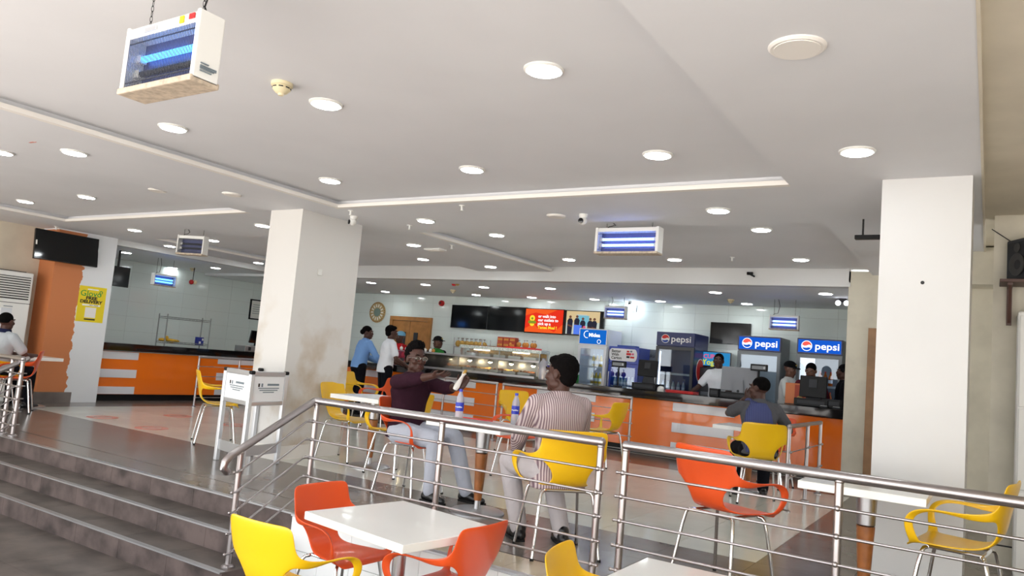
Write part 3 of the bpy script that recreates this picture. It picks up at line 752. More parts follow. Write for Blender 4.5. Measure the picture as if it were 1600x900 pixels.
# ================================================================== CHAIRS
def shell_mesh(name, m):
    # moulded shell: back, waist, seat, and two looping armrests, grown as one surface and thickened
    prof = [(-0.275, 0.835, 0.225, 0.020), (-0.262, 0.77, 0.230, 0.022), (-0.245, 0.70, 0.232, 0.024), (-0.228, 0.635, 0.205, 0.018),
            (-0.215, 0.57, 0.135, 0.010), (-0.190, 0.505, 0.118, 0.008), (-0.135, 0.462, 0.135, 0.006), (-0.05, 0.446, 0.185, 0.008),
            (0.06, 0.447, 0.215, 0.008), (0.15, 0.452, 0.220, 0.004), (0.205, 0.446, 0.215, 0.0), (0.225, 0.425, 0.200, 0.0)]
    us = (-1, -0.62, 0, 0.62, 1)
    vs = []; fs = []
    for (y, z, hw, dish) in prof:
        for u in us:
            vs.append((u*hw, y+(dish*u*u*1.6 if z > 0.47 else 0), z+(dish*u*u*1.2 if z <= 0.47 else 0)))
    n = len(us)
    for i in range(len(prof)-1):
        for k in range(n-1): fs.append((i*n+k, i*n+k+1, (i+1)*n+k+1, (i+1)*n+k))
    for s, col in ((-1, 0), (1, n-1)):
        A0, B0 = 2*n+col, 3*n+col            # leaves the back between rows 2 and 3
        path = [((0.252, -0.17, 0.672), (0.240, -0.165, 0.622)), ((0.276, -0.08, 0.655), (0.250, -0.08, 0.622)), ((0.292, 0.02, 0.652), (0.255, 0.02, 0.640)),
                ((0.300, 0.11, 0.652), (0.258, 0.10, 0.640)), ((0.302, 0.185, 0.632), (0.262, 0.160, 0.612)), ((0.296, 0.222, 0.580), (0.268, 0.182, 0.572)),
                ((0.278, 0.218, 0.520), (0.262, 0.170, 0.515)), ((0.250, 0.205, 0.474), (0.245, 0.150, 0.474))]
        pa, pb = A0, B0
        for (a, b) in path:
            ia = len(vs); vs.append((s*a[0], a[1], a[2])); vs.append((s*b[0], b[1], b[2]))
            fs.append((pa, ia, ia+1, pb) if s > 0 else (pb, ia+1, ia, pa)); pa, pb = ia, ia+1
        ea, eb = 10*n+col, 9*n+col
        fs.append((pa, ea, eb, pb) if s > 0 else (pb, eb, ea, pa))
    me = bpy.data.meshes.new(name); me.from_pydata(vs, [], fs)
    bm = bmesh.new(); bm.from_mesh(me); bmesh.ops.recalc_face_normals(bm, faces=bm.faces[:]); bm.to_mesh(me); bm.free()
    me = apply_mods(me, [('SOLIDIFY', dict(thickness=0.014, offset=0)), ('SUBSURF', dict(levels=2, render_levels=2))])
    me.name = name; me.materials.clear(); me.materials.append(M[m])
    for p in me.polygons: p.use_smooth = True
    return me
def make_chair(kind, m):
    t = thing('armchair', 'x', 'chair')
    o = bpy.data.objects.new('seat_shell', shell_mesh('seat_shell_'+kind, m)); COL.objects.link(o); o.parent = t
    MB().tube([(-0.15, -0.13, 0.428), (0.15, -0.13, 0.428)], 0.010).tube([(-0.15, 0.13, 0.43), (0.15, 0.13, 0.43)], 0.010).tube([(-0.13, -0.13, 0.43), (-0.13, 0.13, 0.43)], 0.009).tube([(0.13, -0.13, 0.43), (0.13, 0.13, 0.43)], 0.009).build('seat_frame', 'chrome', t, True)
    for sx in (-1, 1):
        for sy in (-1, 1):
            lg = MB().tube([(sx*0.14, sy*0.13, 0.428), (sx*0.165, sy*0.142, 0.424), (sx*0.178, sy*0.150, 0.405), (sx*0.19, sy*0.165, 0.33), (sx*0.225, sy*0.215, 0.012)], 0.011, 10).build('leg', 'chrome', t, True)
            MB().cyl((sx*0.226, sy*0.216, 0.016), (sx*0.2275, sy*0.2180, 0), 0.013, seg=10).build('foot_cap', 'rubber', lg)
    return t
CH = {'y': make_chair('yellow', 'yellow_shell'), 'o': make_chair('orange', 'orange_shell')}
chfirst = {'y': True, 'o': True}
def chair(k, x, y, face, label, z=0.0, group=None):
    # face: degrees the sitter looks, counted anticlockwise from +Y
    if chfirst[k]: o = CH[k]; chfirst[k] = False
    else: o = dup(CH[k], (0, 0, 0))
    place(o, (x, y, z), math.radians(face)); o['label'] = label
    o['group'] = 'moulded %s armchairs' % ('yellow' if k == 'y' else 'orange')
    return o
chair('y', -3.03, 2.84, 2, 'yellow armchair at the near side of the white table on the lower floor', LOW)
chair('o', -3.36, 3.55, -92, 'orange armchair at the left side of the white table on the lower floor', LOW)
chair('o', -2.52, 3.50, 88, 'orange armchair at the right side of the white table on the lower floor', LOW)
chair('y', -1.52, 3.42, -80, 'yellow armchair left of the white table cut by the bottom edge', LOW)
chair('y', -7.62, 5.72, -32, 'empty yellow armchair beside the aluminium notice stand')
chair('o', -8.55, 7.35, -60, 'orange armchair half hidden behind the empty yellow one near the notice stand')
chair('y', -6.02, 6.22, -80, 'empty yellow armchair just right of the centre pillar, left of a white table')
chair('y', -5.05, 5.98, 85, 'yellow armchair behind the man in maroon, facing left at a white table')
chair('y', -8.75, 9.25, -75, 'yellow armchair far back, in front of the customer in the blue shirt')
chair('o', -7.85, 8.8, 95, 'orange armchair far back, left of the shoulder of the man in maroon')
chair('o', -4.34, 5.33, -88, 'orange armchair in which the man in maroon sits')
chair('y', -2.42, 4.58, 47, 'yellow armchair in which the man in the striped shirt sits')
chair('y', -5.42, 8.9, -125, 'yellow armchair with a white tag, back among the rails before the counter')
chair('o', -4.22, 7.05, 165, 'orange armchair behind the water bottle of the striped man')
chair('y', -4.22, 9.05, 85, 'yellow armchair seen side on by the end of the far rail')
chair('y', -2.02, 8.18, 25, 'yellow armchair in which the customer with the blue jacket sits')
chair('o', -2.25, 9.62, 170, 'orange armchair across the table from the customer with the blue jacket')
chair('o', -1.36, 4.77, -22, 'empty orange armchair behind the railing in front of the right pillar')
chair('y', -0.12, 4.98, 82, 'empty yellow armchair in front of the right pillar at the right edge')
chair('o', -10.98, 5.06, 150, 'dull orange armchair against the peeling orange pillar at left')
pt = MB().box((-0.03, -0.292, 0.60), (0.03, -0.289, 0.66)).build('tag_sticker', 'paper')
for o in [o for o in COL.objects if o.get('label', '').startswith('yellow armchair with a white tag')]: pt.parent = o

# ================================================================== TABLES
def table(label, loc, w, d, h, rz=0.0, leg='wood', th=0.045, group='white square tables'):
    t = thing('table', label, 'table', loc, rz, group)
    MB().box((-w/2, -d/2, h-th), (w/2, d/2, h), 0.004).build('table_top', 'table_white', t)
    if leg == 'wood':
        MB().lathe([(0.040, h-th-0.20), (0.052, h-th-0.19), (0.060, h-th-0.01), (0.13, h-th-0.006), (0.13, h-th)], seg=24).build('collar', 'steel_dull', t, True)
        MB().lathe([(0.030, 0.10), (0.034, 0.14), (0.052, h-th-0.2)], seg=24).build('pedestal', 'wood_leg', t, True)
        MB().lathe([(0.028, 0.03), (0.024, 0.10)], seg=20).build('ferrule', 'steel_dull', t, True)
    else:
        MB().lathe([(0.038, 0.02), (0.038, h-th-0.01), (0.12, h-th-0.006), (0.12, h-th)], seg=24).build('pedestal', 'steel_dull', t, True)
    MB().lathe([(0.225, 0), (0.225, 0.012), (0.20, 0.026), (0.05, 0.034)], seg=36).build('base_plate', 'steel_dull', t, True)
    return t
table('white square table on the lower floor with orange and yellow chairs round it', (-2.81, 3.44, LOW), 0.86, 0.74, 0.76, math.radians(-9), 'steel')
table('white table cut off by the bottom edge of the picture', (-1.12, 3.50, LOW), 0.78, 0.80, 0.745, 0.0, 'steel')
table('white table with red trays between the man in maroon and the man in stripes', (-3.48, 5.18, 0), 0.72, 0.62, 0.72)
table('white table behind the man in maroon, near the centre pillar', (-5.52, 6.10, 0), 0.68, 0.66, 0.74)
table('white table in front of the customer with the blue jacket', (-2.33, 9.02, 0), 0.70, 0.66, 0.72)
table('white table with a wooden pedestal in front of the right pillar', (-0.60, 5.03, 0), 0.66, 0.66, 0.70)
# on the middle table
for x, y, rz, l in ((-3.62, 5.16, 0.15, 'red serving tray on the table beside the man in maroon'), (-3.28, 5.06, -0.1, 'red serving tray on the table nearer the man in stripes')):
    t = thing('serving_tray', l, 'tray', (x, y, 0.721), rz, 'red trays on the middle table')
    MB().box((-0.15, -0.11, 0), (0.15, 0.11, 0.006), 0.002).build('tray_bed', 'red_tray', t)
    m = MB()
    for lo, hi in (((-0.16, -0.12, 0), (0.16, -0.108, 0.018)), ((-0.16, 0.108, 0), (0.16, 0.12, 0.018)), ((-0.16, -0.108, 0), (-0.148, 0.108, 0.018)), ((0.148, -0.108, 0), (0.16, 0.108, 0.018))): m.box(lo, hi)
    m.build('rim', 'red_tray', t)
def bottle(label, loc):
    t = thing('water_bottle', label, 'bottle', loc, 0, 'water bottles on the middle table')
    MB().lathe([(0.028, 0), (0.033, 0.008), (0.033, 0.075), (0.031, 0.08), (0.033, 0.165), (0.031, 0.185), (0.016, 0.225), (0.013, 0.232), (0.013, 0.245)], seg=24).build('body', 'bottle_plastic', t, True)
    MB().lathe([(0.0335, 0.085), (0.0338, 0.088), (0.0338, 0.150), (0.0335, 0.153)], seg=24).build('label_band', 'label_blue', t, True)
    MB().lathe([(0.015, 0.238), (0.015, 0.258)], seg=16).build('cap', 'cap_blue', t, True)
    return t
b1 = bottle('half full water bottle with blue label in front of the man in maroon', (-3.57, 4.94, 0.7275))
b2 = bottle('full water bottle with blue label and cap in front of the man in stripes', (-3.34, 5.42, 0.7215))
for b in (b1, b2):
    lettering(b, 'Aquafina', 0.016, (0.014, -0.0325, 0.118), 'print_white', (PI/2, 0, 0.42), 0.0004)

# ================================================================== RAILINGS
BZ = (0.66, 0.525, 0.39, 0.25, 0.115)
def post(m, x, y, z0, z1, r=0.021):
    m.cyl((x, y, z0), (x, y, z1), r, seg=16); m.ell((x, y, z1), (r*1.15, r*1.15, r*0.8), 14, 8); return m
def foot(x, y, z0, parent, r=0.045): return MB().lathe([(r, 0), (r, 0.010), (r*0.6, 0.022)], (x, y, z0), 20).build('base_flange', 'steel', parent, True)
def rail_run(label, p0, p1, posts, top, bars=BZ, r_top=0.027, r_post=0.021, r_bar=0.0075, over=0.035, ends=(True, True), z=0.0, group='steel railings'):
    # level run: top tube, posts, thin bars with ball knobs
    p0, p1 = Vector(p0), Vector(p1); d = (p1-p0).normalized()
    t = thing('railing', label, 'railing', (p0.x, p0.y, z), 0, group); q = p1-p0
    tp = [Vector((0, 0, top)), Vector((q.x, q.y, top))]
    m = MB().cyl(tp[0]-Vector((d.x, d.y, 0))*(r_top*0.3), tp[1]+Vector((d.x, d.y, 0))*(r_top*0.3), r_top, seg=18)
    for e, k in zip(ends, (0, 1)):
        if e: m.ell(tp[k], (r_top*1.02,)*3, 16, 10)
    m.build('top_rail', 'steel', t, True)
    for s in posts:
        c = q*s; ps = post(MB(), c.x, c.y, 0.0, top-r_top*0.9, r_post).build('post', 'steel', t, True); foot(c.x, c.y, 0.0, ps)
    for bz in bars:
        a = Vector((0, 0, bz))-d*over; b = Vector((q.x, q.y, bz))+d*over
        off = Vector((d.y, -d.x, 0))*(r_post+r_bar*0.6)
        bo = MB().cyl(a+off, b+off, r_bar, seg=10)
        for s in posts: bo.ell(q*s+Vector((0, 0, bz))+off*0.95, (0.015, 0.015, 0.015), 10, 6)
        bo.ell(a+off, (r_bar*1.5,)*3, 8, 6).ell(b+off, (r_bar*1.5,)*3, 8, 6)
        bo.build('crossbar', 'steel', t, True)
    return t
YR = 4.13
rail_run('long steel railing to the right of the gap, in front of the orange chair', (-1.77, YR, 0), (1.75, YR, 0), (0.0, 0.327, 0.654, 1.0), 0.815)
mid = rail_run('steel railing between the stair handrail and the gap', (-4.32, YR, 0), (-1.93, YR, 0), (0.0, 0.505, 1.0), 0.815)
def stair_rail(label, x, z_low, y_low, top, group='steel railings'):
    # sloping flight from the level rail corner down to a post on the second step
    t = thing('stair_handrail', label, 'railing', (x, YR, 0), 0, group)
    yl = y_low-YR; drop = z_low
    s = (0.815-(top))/(yl)                         # slope of the flight
    y_end = yl-0.16
    pts = [(0, 0, 0.815), (0, yl*0.5, 0.815+(top-0.815)*0.5), (0, yl, top), (0, yl-0.08, top-(0.815-top)*0.08/abs(yl)), (0, yl-0.125, top-0.085), (0, yl-0.128, top-0.125), (0, yl-0.10, top-0.15)]
    MB().tube(pts, 0.027, 18).ell(pts[-1], (0.027,)*3, 14, 8).ell(pts[0], (0.0275,)*3, 14, 8).build('top_rail', 'steel', t, True)
    ps = post(MB(), 0, yl, drop, top-0.03).build('post', 'steel', t, True); foot(0, yl, drop, ps)
    for bz in BZ:
        zb = bz+(top-0.815)
        kn = MB().tube([(0.027, 0.0, bz), (0.027, -0.09, bz), (0.027, yl-0.03, zb), (0.027, yl-0.06, zb)], 0.0075, 10)
        kn.ell((0.024, yl, zb+0.01), (0.015,)*3, 10, 6).ell((0.027, yl-0.06, zb), (0.011,)*3, 8, 6).build('crossbar', 'steel', t, True)
    return t
stair_rail('sloping steel handrail with five thin bars down the right side of the steps', -4.345, -0.3133, 3.50, 0.485)
# left of the steps
rail_run('steel railing at the far left beside the person in grey', (-12.4, 4.06, 0), (-8.72, 4.06, 0), (0.0, 0.33, 0.66, 0.94, 1.0), 0.815)
stair_rail('sloping steel handrail at the left edge of the picture', -8.78, -0.3133, 3.50, 0.485)
# rails before the counters
Y2 = 9.9
rail_run('slim steel rail before the counter, left of the gap behind the bottle', (aY(640, 590, Y2).x, Y2, 0), (aY(777, 600, Y2).x, Y2, 0), (0.0, 0.42, 1.0), 0.87, (0.70, 0.52, 0.34, 0.16), 0.022, 0.018, 0.006)
rail_run('slim steel rail before the counter, right of the gap and behind the striped man', (aY(787, 602, Y2).x, Y2, 0), (aY(987, 623, Y2).x, Y2, 0), (0.0, 0.5, 1.0), 0.87, (0.70, 0.52, 0.34, 0.16), 0.022, 0.018, 0.006)
rail_run('slim steel rail before the side counter, behind the empty yellow chair', (-11.4, 8.09, 0), (-11.4, 9.75, 0), (0.0, 0.5, 1.0), 0.85, (0.69, 0.52, 0.34, 0.16), 0.022, 0.018, 0.006)
rail_run('short steel rail at the right, beside the customer with the blue jacket', (-1.67, 7.93, 0), (-1.67, 9.6, 0), (0.0, 0.55, 1.0), 0.83, (0.58, 0.33), 0.022, 0.020, 0.006)

# ================================================================== NOTICE STAND (aluminium, two header frames)
def notice_stand():
    t = thing('notice_stand', 'aluminium notice stand with two framed white notices beside the centre pillar', 'notice stand')
    Cn, Lf, Rt = Vector((-6.02, 4.87, 0)), Vector((-6.55, 4.98, 0)), Vector((-6.10, 5.36, 0))
    for p in (Cn, Lf, Rt, Lf+Rt-Cn):
        ps = MB().box((p.x-0.022, p.y-0.022, 0.0), (p.x+0.022, p.y+0.022, 0.90), 0.006).build('upright', 'aluminium', t)
        MB().box((p.x-0.024, p.y-0.024, 0.90), (p.x+0.024, p.y+0.024, 0.935), 0.010).build('corner_cap', 'black_plastic', ps)
    for A, B in ((Lf, Cn), (Cn, Rt)):
        d = (B-A).normalized(); L = (B-A).length; a = math.atan2(d.y, d.x); c = (A+B)/2
        fr = MB().obox((c.x, c.y, 0.765), (L-0.05, 0.016, 0.28), (0, 0, a), 0.003).build('notice_panel', 'print_white', t)
        for z in (0.905, 0.615): MB().obox((c.x, c.y, z), (L-0.04, 0.03, 0.045 if z < 0.8 else 0.05), (0, 0, a), 0.008).build('frame_bar', 'aluminium', fr)
        nrm = Vector((d.y, -d.x, 0)); pos = c+nrm*0.0095
        for k, dx in enumerate((-0.145, -0.10)): MB().obox((pos.x+d.x*dx, pos.y+d.y*dx, 0.795), (0.022, 0.002, 0.034), (0, 0, a)).build('print_mark', ('print_black', 'print_grey')[k], fr)
        for z, w_, dx in ((0.80, 0.17, 0.06), (0.765, 0.30, 0), (0.745, 0.26, 0), (0.725, 0.16, 0)):
            MB().obox((pos.x+d.x*dx, pos.y+d.y*dx, z), (w_, 0.002, 0.009 if z < 0.79 else 0.02), (0, 0, a)).build('print_line', 'print_grey', fr)
        MB().obox((c.x, c.y, 0.16), (L-0.05, 0.014, 0.10), (0, 0, a), 0.003).build('lower_bar', 'aluminium', t)
    cx = (Lf+Rt)/2
    return t
notice_stand()

# floor stickers
for q, (px, py) in enumerate(((160, 652), (237, 669), (278, 650), (366, 664))):
    p = aZ(px, py, 0.0); t = thing('floor_sticker', 'faded red round floor sticker on the pale tiles, %s from the left' % ('first', 'second', 'third', 'fourth')[q], 'sticker', (p.x, p.y, 0.0), 0, 'red floor stickers')
    MB().lathe([(0.20, 0.0), (0.20, 0.0015)], seg=36).build('disc', 'sticker_red', t)
    MB().lathe([(0.12, 0.0015), (0.12, 0.0022)], seg=30).build('inner_disc', 'floor_cream', t)
    for k in range(5): MB().box((-0.08, -0.06+k*0.028, 0.0022), (0.08, -0.046+k*0.028, 0.0027)).build('print_line', 'sticker_red', t)

ORD = ('first', 'second', 'third', 'fourth', 'fifth', 'sixth', 'seventh', 'eighth', 'ninth')
# ================================================================== SCREENS, SIGNS, LEFT SIDE
def screen(label, w, h, d=0.06, face='tv_screen', name='wall_screen', group=None, bracket=True):
    # origin at the middle of the back, facing -Y
    t = thing(name, label, 'screen', group=group)
    MB().box((-w/2, -d, -h/2), (w/2, -0.012, h/2), 0.006).build('housing', 'black_gloss', t)
    MB().box((-w/2+0.014, -d-0.0015, -h/2+0.022), (w/2-0.014, -d+0.004, h/2-0.014)).build('display', face, t)
    MB().box((-w*0.05, -d-0.002, -h/2+0.005), (w*0.05, -d+0.002, -h/2+0.012)).build('badge', 'grey_plastic', t)
    if bracket: MB().box((-0.12, -0.014, -0.1), (0.12, 0.0, 0.1)).build('wall_bracket', 'wire', t)
    return t
def on_back(px0, py0, px1, py1, label, **kw):
    a = aY(px0, py0, YW-0.07); b = aY(px1, py1, YW-0.07)
    cz = (a.z+b.z)/2; t = screen(label, b.x-a.x, a.z-b.z, **kw); place(t, ((a.x+b.x)/2, YW-0.008, cz)); return t, b.x-a.x, a.z-b.z
on_back(706.5, 476, 760, 515, 'black wall screen, switched off, leftmost over the food display')
on_back(764.5, 478, 820.5, 519, 'black wall screen, switched off, directly left of the red advert screen')
t, w, h = on_back(821.5, 481, 879, 523.5, 'wall screen showing a red and orange advert with white words')
D = -0.0625
def flat(parent, name, pts, mt, d=D): return MB().poly(pts, (d-0.0015, d)).build(name, mt, parent)
def arc(cx, cz, r, n=24, a0=0, a1=2*PI, sx=1.0): return [(cx+sx*r*math.cos(a0+(a1-a0)*k/(n-1)), cz+r*math.sin(a0+(a1-a0)*k/(n-1))) for k in range(n)]
flat(t, 'advert_ground', [(-w/2+0.016, -h/2+0.024), (w/2-0.016, -h/2+0.024), (w/2-0.016, h/2-0.016), (-w/2+0.016, h/2-0.016)], 'scr_red')
flat(t, 'advert_shape', [(-w/2+0.016, -h/2+0.024), (w/2-0.016, -h/2+0.024), (w/2-0.016, -0.05), (0.25, -0.21), (0.05, -0.12), (-0.10, -0.17), (-0.24, -0.06), (-w/2+0.016, -0.17)], 'scr_orange', D-0.002)
flat(t, 'advert_shape', [(-w/2+0.016, h/2-0.016), (-w/2+0.016, 0.10), (-0.20, 0.17), (0.05, 0.13), (0.30, h/2-0.016)], 'scr_orange', D-0.002)
flat(t, 'emblem_disc', arc(-0.27, 0.05, 0.062), 'scr_yellow', D-0.004); flat(t, 'emblem_disc', arc(-0.27, 0.045, 0.026, 16), 'scr_green', D-0.006)
flat(t, 'emblem_band', [(-0.365, -0.055), (-0.175, -0.055), (-0.185, 0.0), (-0.355, 0.0)], 'scr_green', D-0.006)
flat(t, 'emblem_foot', arc(-0.27, -0.06, 0.05, 16, PI, 2*PI, 1.1), 'scr_yellow', D-0.0045)
for k, (s_, m_) in enumerate((('or walk into', 'scr_white'), ('our outlets to', 'scr_white'), ('pick up a', 'scr_white'), ('Tastee Meal !', 'scr_yellow'))):
    lettering(t, s_, 0.082, (-0.135, D-0.003, 0.095-k*0.075), m_, bold=0.0022, align='LEFT')
t, w, h = on_back(881, 484, 941.5, 527, 'wall screen showing a photo of five people, partly behind the white fridge')
W0, W1, H0, H1 = -w/2+0.075, w/2-0.085, -h/2+0.026, h/2-0.018
flat(t, 'photo_ground', [(W0, H0), (W1, H0), (W1, H1), (W0, H1)], 'scr_wall')
flat(t, 'photo_wall', [(W0, H1), (W1, H1), (W1, 0.02), (0.12, 0.02), (0.08, 0.17), (-0.14, 0.17), (-0.2, 0.0), (W0, 0.0)], 'scr_tan', D-0.002)
flat(t, 'photo_banner', [(-0.11, -0.05), (0.13, -0.05), (0.13, 0.15), (-0.11, 0.15)], 'scr_teal', D-0.0025)
flat(t, 'photo_box', [(-0.19, H0), (-0.02, H0), (-0.02, -0.04), (-0.19, -0.04)], 'scr_bluebox', D-0.006)
for x, zt, full in ((-0.28, 0.14, True), (-0.13, 0.15, False), (0.0, 0.11, False), (0.16, 0.11, False), (0.25, 0.11, False)):
    flat(t, 'photo_figure', [(x-0.055, H0 if full else -0.12), (x+0.045, H0 if full else -0.12), (x+0.06, zt-0.10), (x+0.03, zt-0.055), (x-0.03, zt-0.055), (x-0.06, zt-0.10)], 'scr_dark', D-0.004)
    flat(t, 'photo_head', arc(x, zt-0.025, 0.028, 14), 'scr_skin', D-0.005)
    flat(t, 'photo_arms', [(x-0.05, zt-0.17), (x+0.06, zt-0.20), (x+0.05, zt-0.23), (x-0.05, zt-0.20)], 'scr_skin', D-0.0055)
flat(t, 'photo_flowers', arc(0.04, -0.08, 0.03, 12), 'scr_pink', D-0.007)
on_back(1110.5, 503, 1171.5, 540, 'dark grey wall screen, switched off, behind the lit cola fridge')
# left TVs
a = aX(57, 357, PX+0.10); b = aX(156, 373, PX+0.10); c = aX(60, 405, PX+0.10)
t = screen('black wall screen on the pillar, above the peeling orange paint', b.y-a.y, 0.46, 0.06); place(t, (PX+0.035, (a.y+b.y)/2, (a.z+c.z)/2+0.0), PI/2)
t.rotation_euler = (math.radians(-7), 0, PI/2); t.location.x = PX+0.06
MB().obox((-(b.y-a.y)/2+0.02, -0.062, 0.02), (0.02, 0.003, 0.07), (0, 0, 0)).build('sticker', 'paper', t)
a = aX(178, 415, -13.0); b = aX(204, 419, -13.0); c = aX(178, 447, -13.0)
t = screen('dark screen with blue reflection, half hidden behind the left pillar', b.y-a.y+0.12, a.z-c.z, 0.06); place(t, (-13.05, (a.y+b.y)/2-0.06, (a.z+c.z)/2), PI/2)
MB().cyl((0, -0.03, 0.15), (0, -0.03, 2.585-(a.z+c.z)/2), 0.02, seg=10).build('ceiling_pole', 'wire', t)
# framed notice on the side kitchen wall
p = aX(392, 467, XL+0.02); q = aX(392, 499, XL+0.02); t = thing('framed_notice', 'black framed white notice on the side kitchen tiles', 'picture frame', (XL+0.008, p.y, q.z), PI/2)
hh = p.z-q.z
MB().box((0, -0.02, 0), (0.42, -0.006, hh)).build('sheet', 'paper', t)
m = MB()
for lo, hi in (((0, -0.028, 0), (0.42, 0, 0.03)), ((0, -0.028, hh-0.03), (0.42, 0, hh)), ((0, -0.028, 0), (0.03, 0, hh)), ((0.39, -0.028, 0), (0.42, 0, hh))): m.box(lo, hi)
m.build('frame', 'black_plastic', t)
for k in range(5): MB().box((0.08, -0.0215, hh*0.72-k*0.05), (0.34, -0.02, hh*0.72-k*0.05+0.012)).build('print_line', 'print_grey', t)
# yellow poster on the pillar
a = aX(126, 446, PX); b = aX(168, 451, PX); c = aX(119, 501, PX)
pw, ph = b.y-a.y, a.z-c.z+0.01
t = thing('poster', 'yellow free delivery poster on the white half of the left pillar', 'poster', (PX+0.001, (a.y+b.y)/2-0.01, (a.z+c.z)/2), PI/2)
MB().box((-pw/2, -0.003, -ph/2), (pw/2, 0, ph/2)).build('sheet', 'poster_yellow', t)
MB().box((-pw*0.20, -0.0045, ph*0.40), (pw*0.20, -0.003, ph*0.43)).build('print_line', 'print_white', t)
lettering(t, 'Glovo', pw*0.30, (-pw*0.06, -0.0035, ph*0.29), 'print_green', bold=0.001, sx=1.05)
MB().tube([(pw*0.30+pw*0.05*math.cos(k*PI/8), -0.004, ph*0.355+pw*0.05*math.sin(k*PI/8)) for k in range(-3, 12)]+[(pw*0.285, -0.004, ph*0.27)], 0.006, 6).build('pin_emblem', 'print_green', t)
lettering(t, 'FREE', pw*0.155, (-pw*0.02, -0.0035, ph*0.165), 'print_black', bold=0.003, sx=1.3)
lettering(t, 'DELIVERY', pw*0.155, (-pw*0.02, -0.0035, ph*0.065), 'print_black', bold=0.003, sx=1.22)
MB().box((-pw*0.33, -0.0045, -ph*0.05), (pw*0.33, -0.003, -ph*0.005)).build('print_band', 'print_white', t)
lettering(t, 'FIRST ORDER', pw*0.055, (pw*0.09, -0.005, -ph*0.028), 'print_black')
MB().box((-pw*0.20, -0.0045, -ph*0.375), (pw*0.20, -0.003, -ph*0.09)).build('print_patch', 'cream_trim', t)
MB().box((-pw*0.2, -0.0045, -ph*0.445), (pw*0.2, -0.003, -ph*0.405)).build('print_line', 'print_black', t)
# floor standing air conditioner
def aircon():
    x = -12.24; t = thing('air_conditioner', 'tall white floor standing air conditioner at the left edge', 'air conditioner', (x, 5.39, 0), PI/2)
    W, H, Dp = 0.58, 1.93, 0.36
    MB().box((-W/2, 0, 0), (W/2, Dp, H), 0.02).build('cabinet', 'white_plastic', t)
    MB().box((-W/2+0.04, -0.006, 1.52), (W/2-0.04, 0.004, 1.86)).build('outlet', 'wire', t)
    for k in range(9): MB().obox((0, -0.012, 1.55+k*0.036), (W-0.09, 0.020, 0.014), (0.5, 0, 0)).build('louvre', 'white_plastic', t)
    MB().box((-W/2, -0.004, 1.46), (W/2, 0.004, 1.468)).build('seam', 'grey_plastic', t)
    MB().box((-0.10, -0.008, 0.95), (0.05, 0.002, 1.38), 0.004).build('control_panel', 'aluminium', t)
    MB().box((-0.07, -0.010, 1.40), (0.05, -0.001, 1.412)).build('badge', 'print_grey', t)
    MB().box((-0.02, -0.012, 0.955), (0.05, -0.004, 0.985)).build('display', 'black_gloss', t)
    MB().box((-W/2+0.03, -0.006, 0.1), (W/2-0.03, 0.004, 0.45)).build('intake_grille', 'cream_trim', t)
    MB().box((-0.2, 0.1, H), (0.22, 0.28, H+0.015)).build('top_tray', 'wire', t)
aircon()
# loudspeaker on its bracket shelf
p = aY(1562, 438, 6.85)
t = thing('wall_shelf', 'dark wooden bracket shelf on the right wall', 'shelf', (p.x, 7.05, p.z))
MB().box((0, -0.30, -0.025), (0.6, 0, 0), 0.004).build('board', 'wood_dark', t)
br = MB().box((0.05, -0.28, -0.045), (0.085, 0, -0.025)).box((0.05, -0.03, -0.33), (0.085, 0, -0.025)).poly([(-0.27, -0.045), (-0.22, -0.045), (-0.015, -0.30), (-0.015, -0.33)], (0.058, 0.077), 'X').build('bracket', 'wood_dark', t)
MB().box((0.5, -0.28, -0.045), (0.535, 0, -0.025)).build('bracket', 'wood_dark', t)
t = thing('loudspeaker', 'black loudspeaker on the bracket shelf at the right edge', 'loudspeaker', (p.x+0.22, 6.90, p.z+0.001), math.radians(-58))
MB().box((-0.13, -0.13, 0), (0.13, 0.12, 0.32), 0.012).build('cabinet', 'black_plastic', t)
MB().lathe([(0.085, 0.125), (0.088, 0.138), (0.075, 0.140), (0.03, 0.128)], (0, 0, 0.12), 28, 'Y').build('woofer', 'speaker_cone', t, True)
MB().lathe([(0.035, 0.128), (0.036, 0.136), (0.015, 0.132)], (0, 0, 0.25), 20, 'Y').build('tweeter', 'speaker_cone', t, True)
MB().box((-0.11, -0.134, 0.295), (0.11, -0.128, 0.31)).build('trim_strip', 'grey_plastic', t)
o = MB().tube([(p.x+0.2, 7.02, p.z+0.25), (p.x+0.08, 7.042, p.z+0.33), (p.x-0.06, 7.044, p.z+0.44)], 0.004, 6).build('speaker_cable', 'wire'); tag(o, 'thin black cable running from the loudspeaker up the right wall', 'cable')
# white panelled cabinet at the right edge
a = aY(1590, 490, 6.9); t = thing('white_cabinet', 'white panelled cabinet cut by the right edge below the shelf', 'cabinet', (a.x, 6.72, 0))
MB().box((0, 0, 0), (0.6, 0.3, a.z), 0.012).build('body', 'white_plastic', t)
for z0, z1 in ((0.05, 0.62), (0.63, 1.22), (1.23, a.z-0.03)): MB().box((0.012, -0.012, z0), (0.588, 0, z1), 0.006).build('door_panel', 'white_plastic', t)
# black bar behind the right pillar (blade of a fan on the ceiling)
a = aY(1336, 368, 6.8); t = thing('ceiling_bar', 'matt black bar fixed under the ceiling, sticking out left of the right pillar', 'bar', (a.x, 6.8, a.z))
MB().box((0, -0.03, -0.035), (0.7, 0.03, 0.0), 0.004).build('bar', 'black_plastic', t)
for x in (0.06, 0.6): MB().cyl((x, 0, 0), (x, 0, ZS-a.z), 0.008, seg=8).build('drop_rod', 'wire', t)

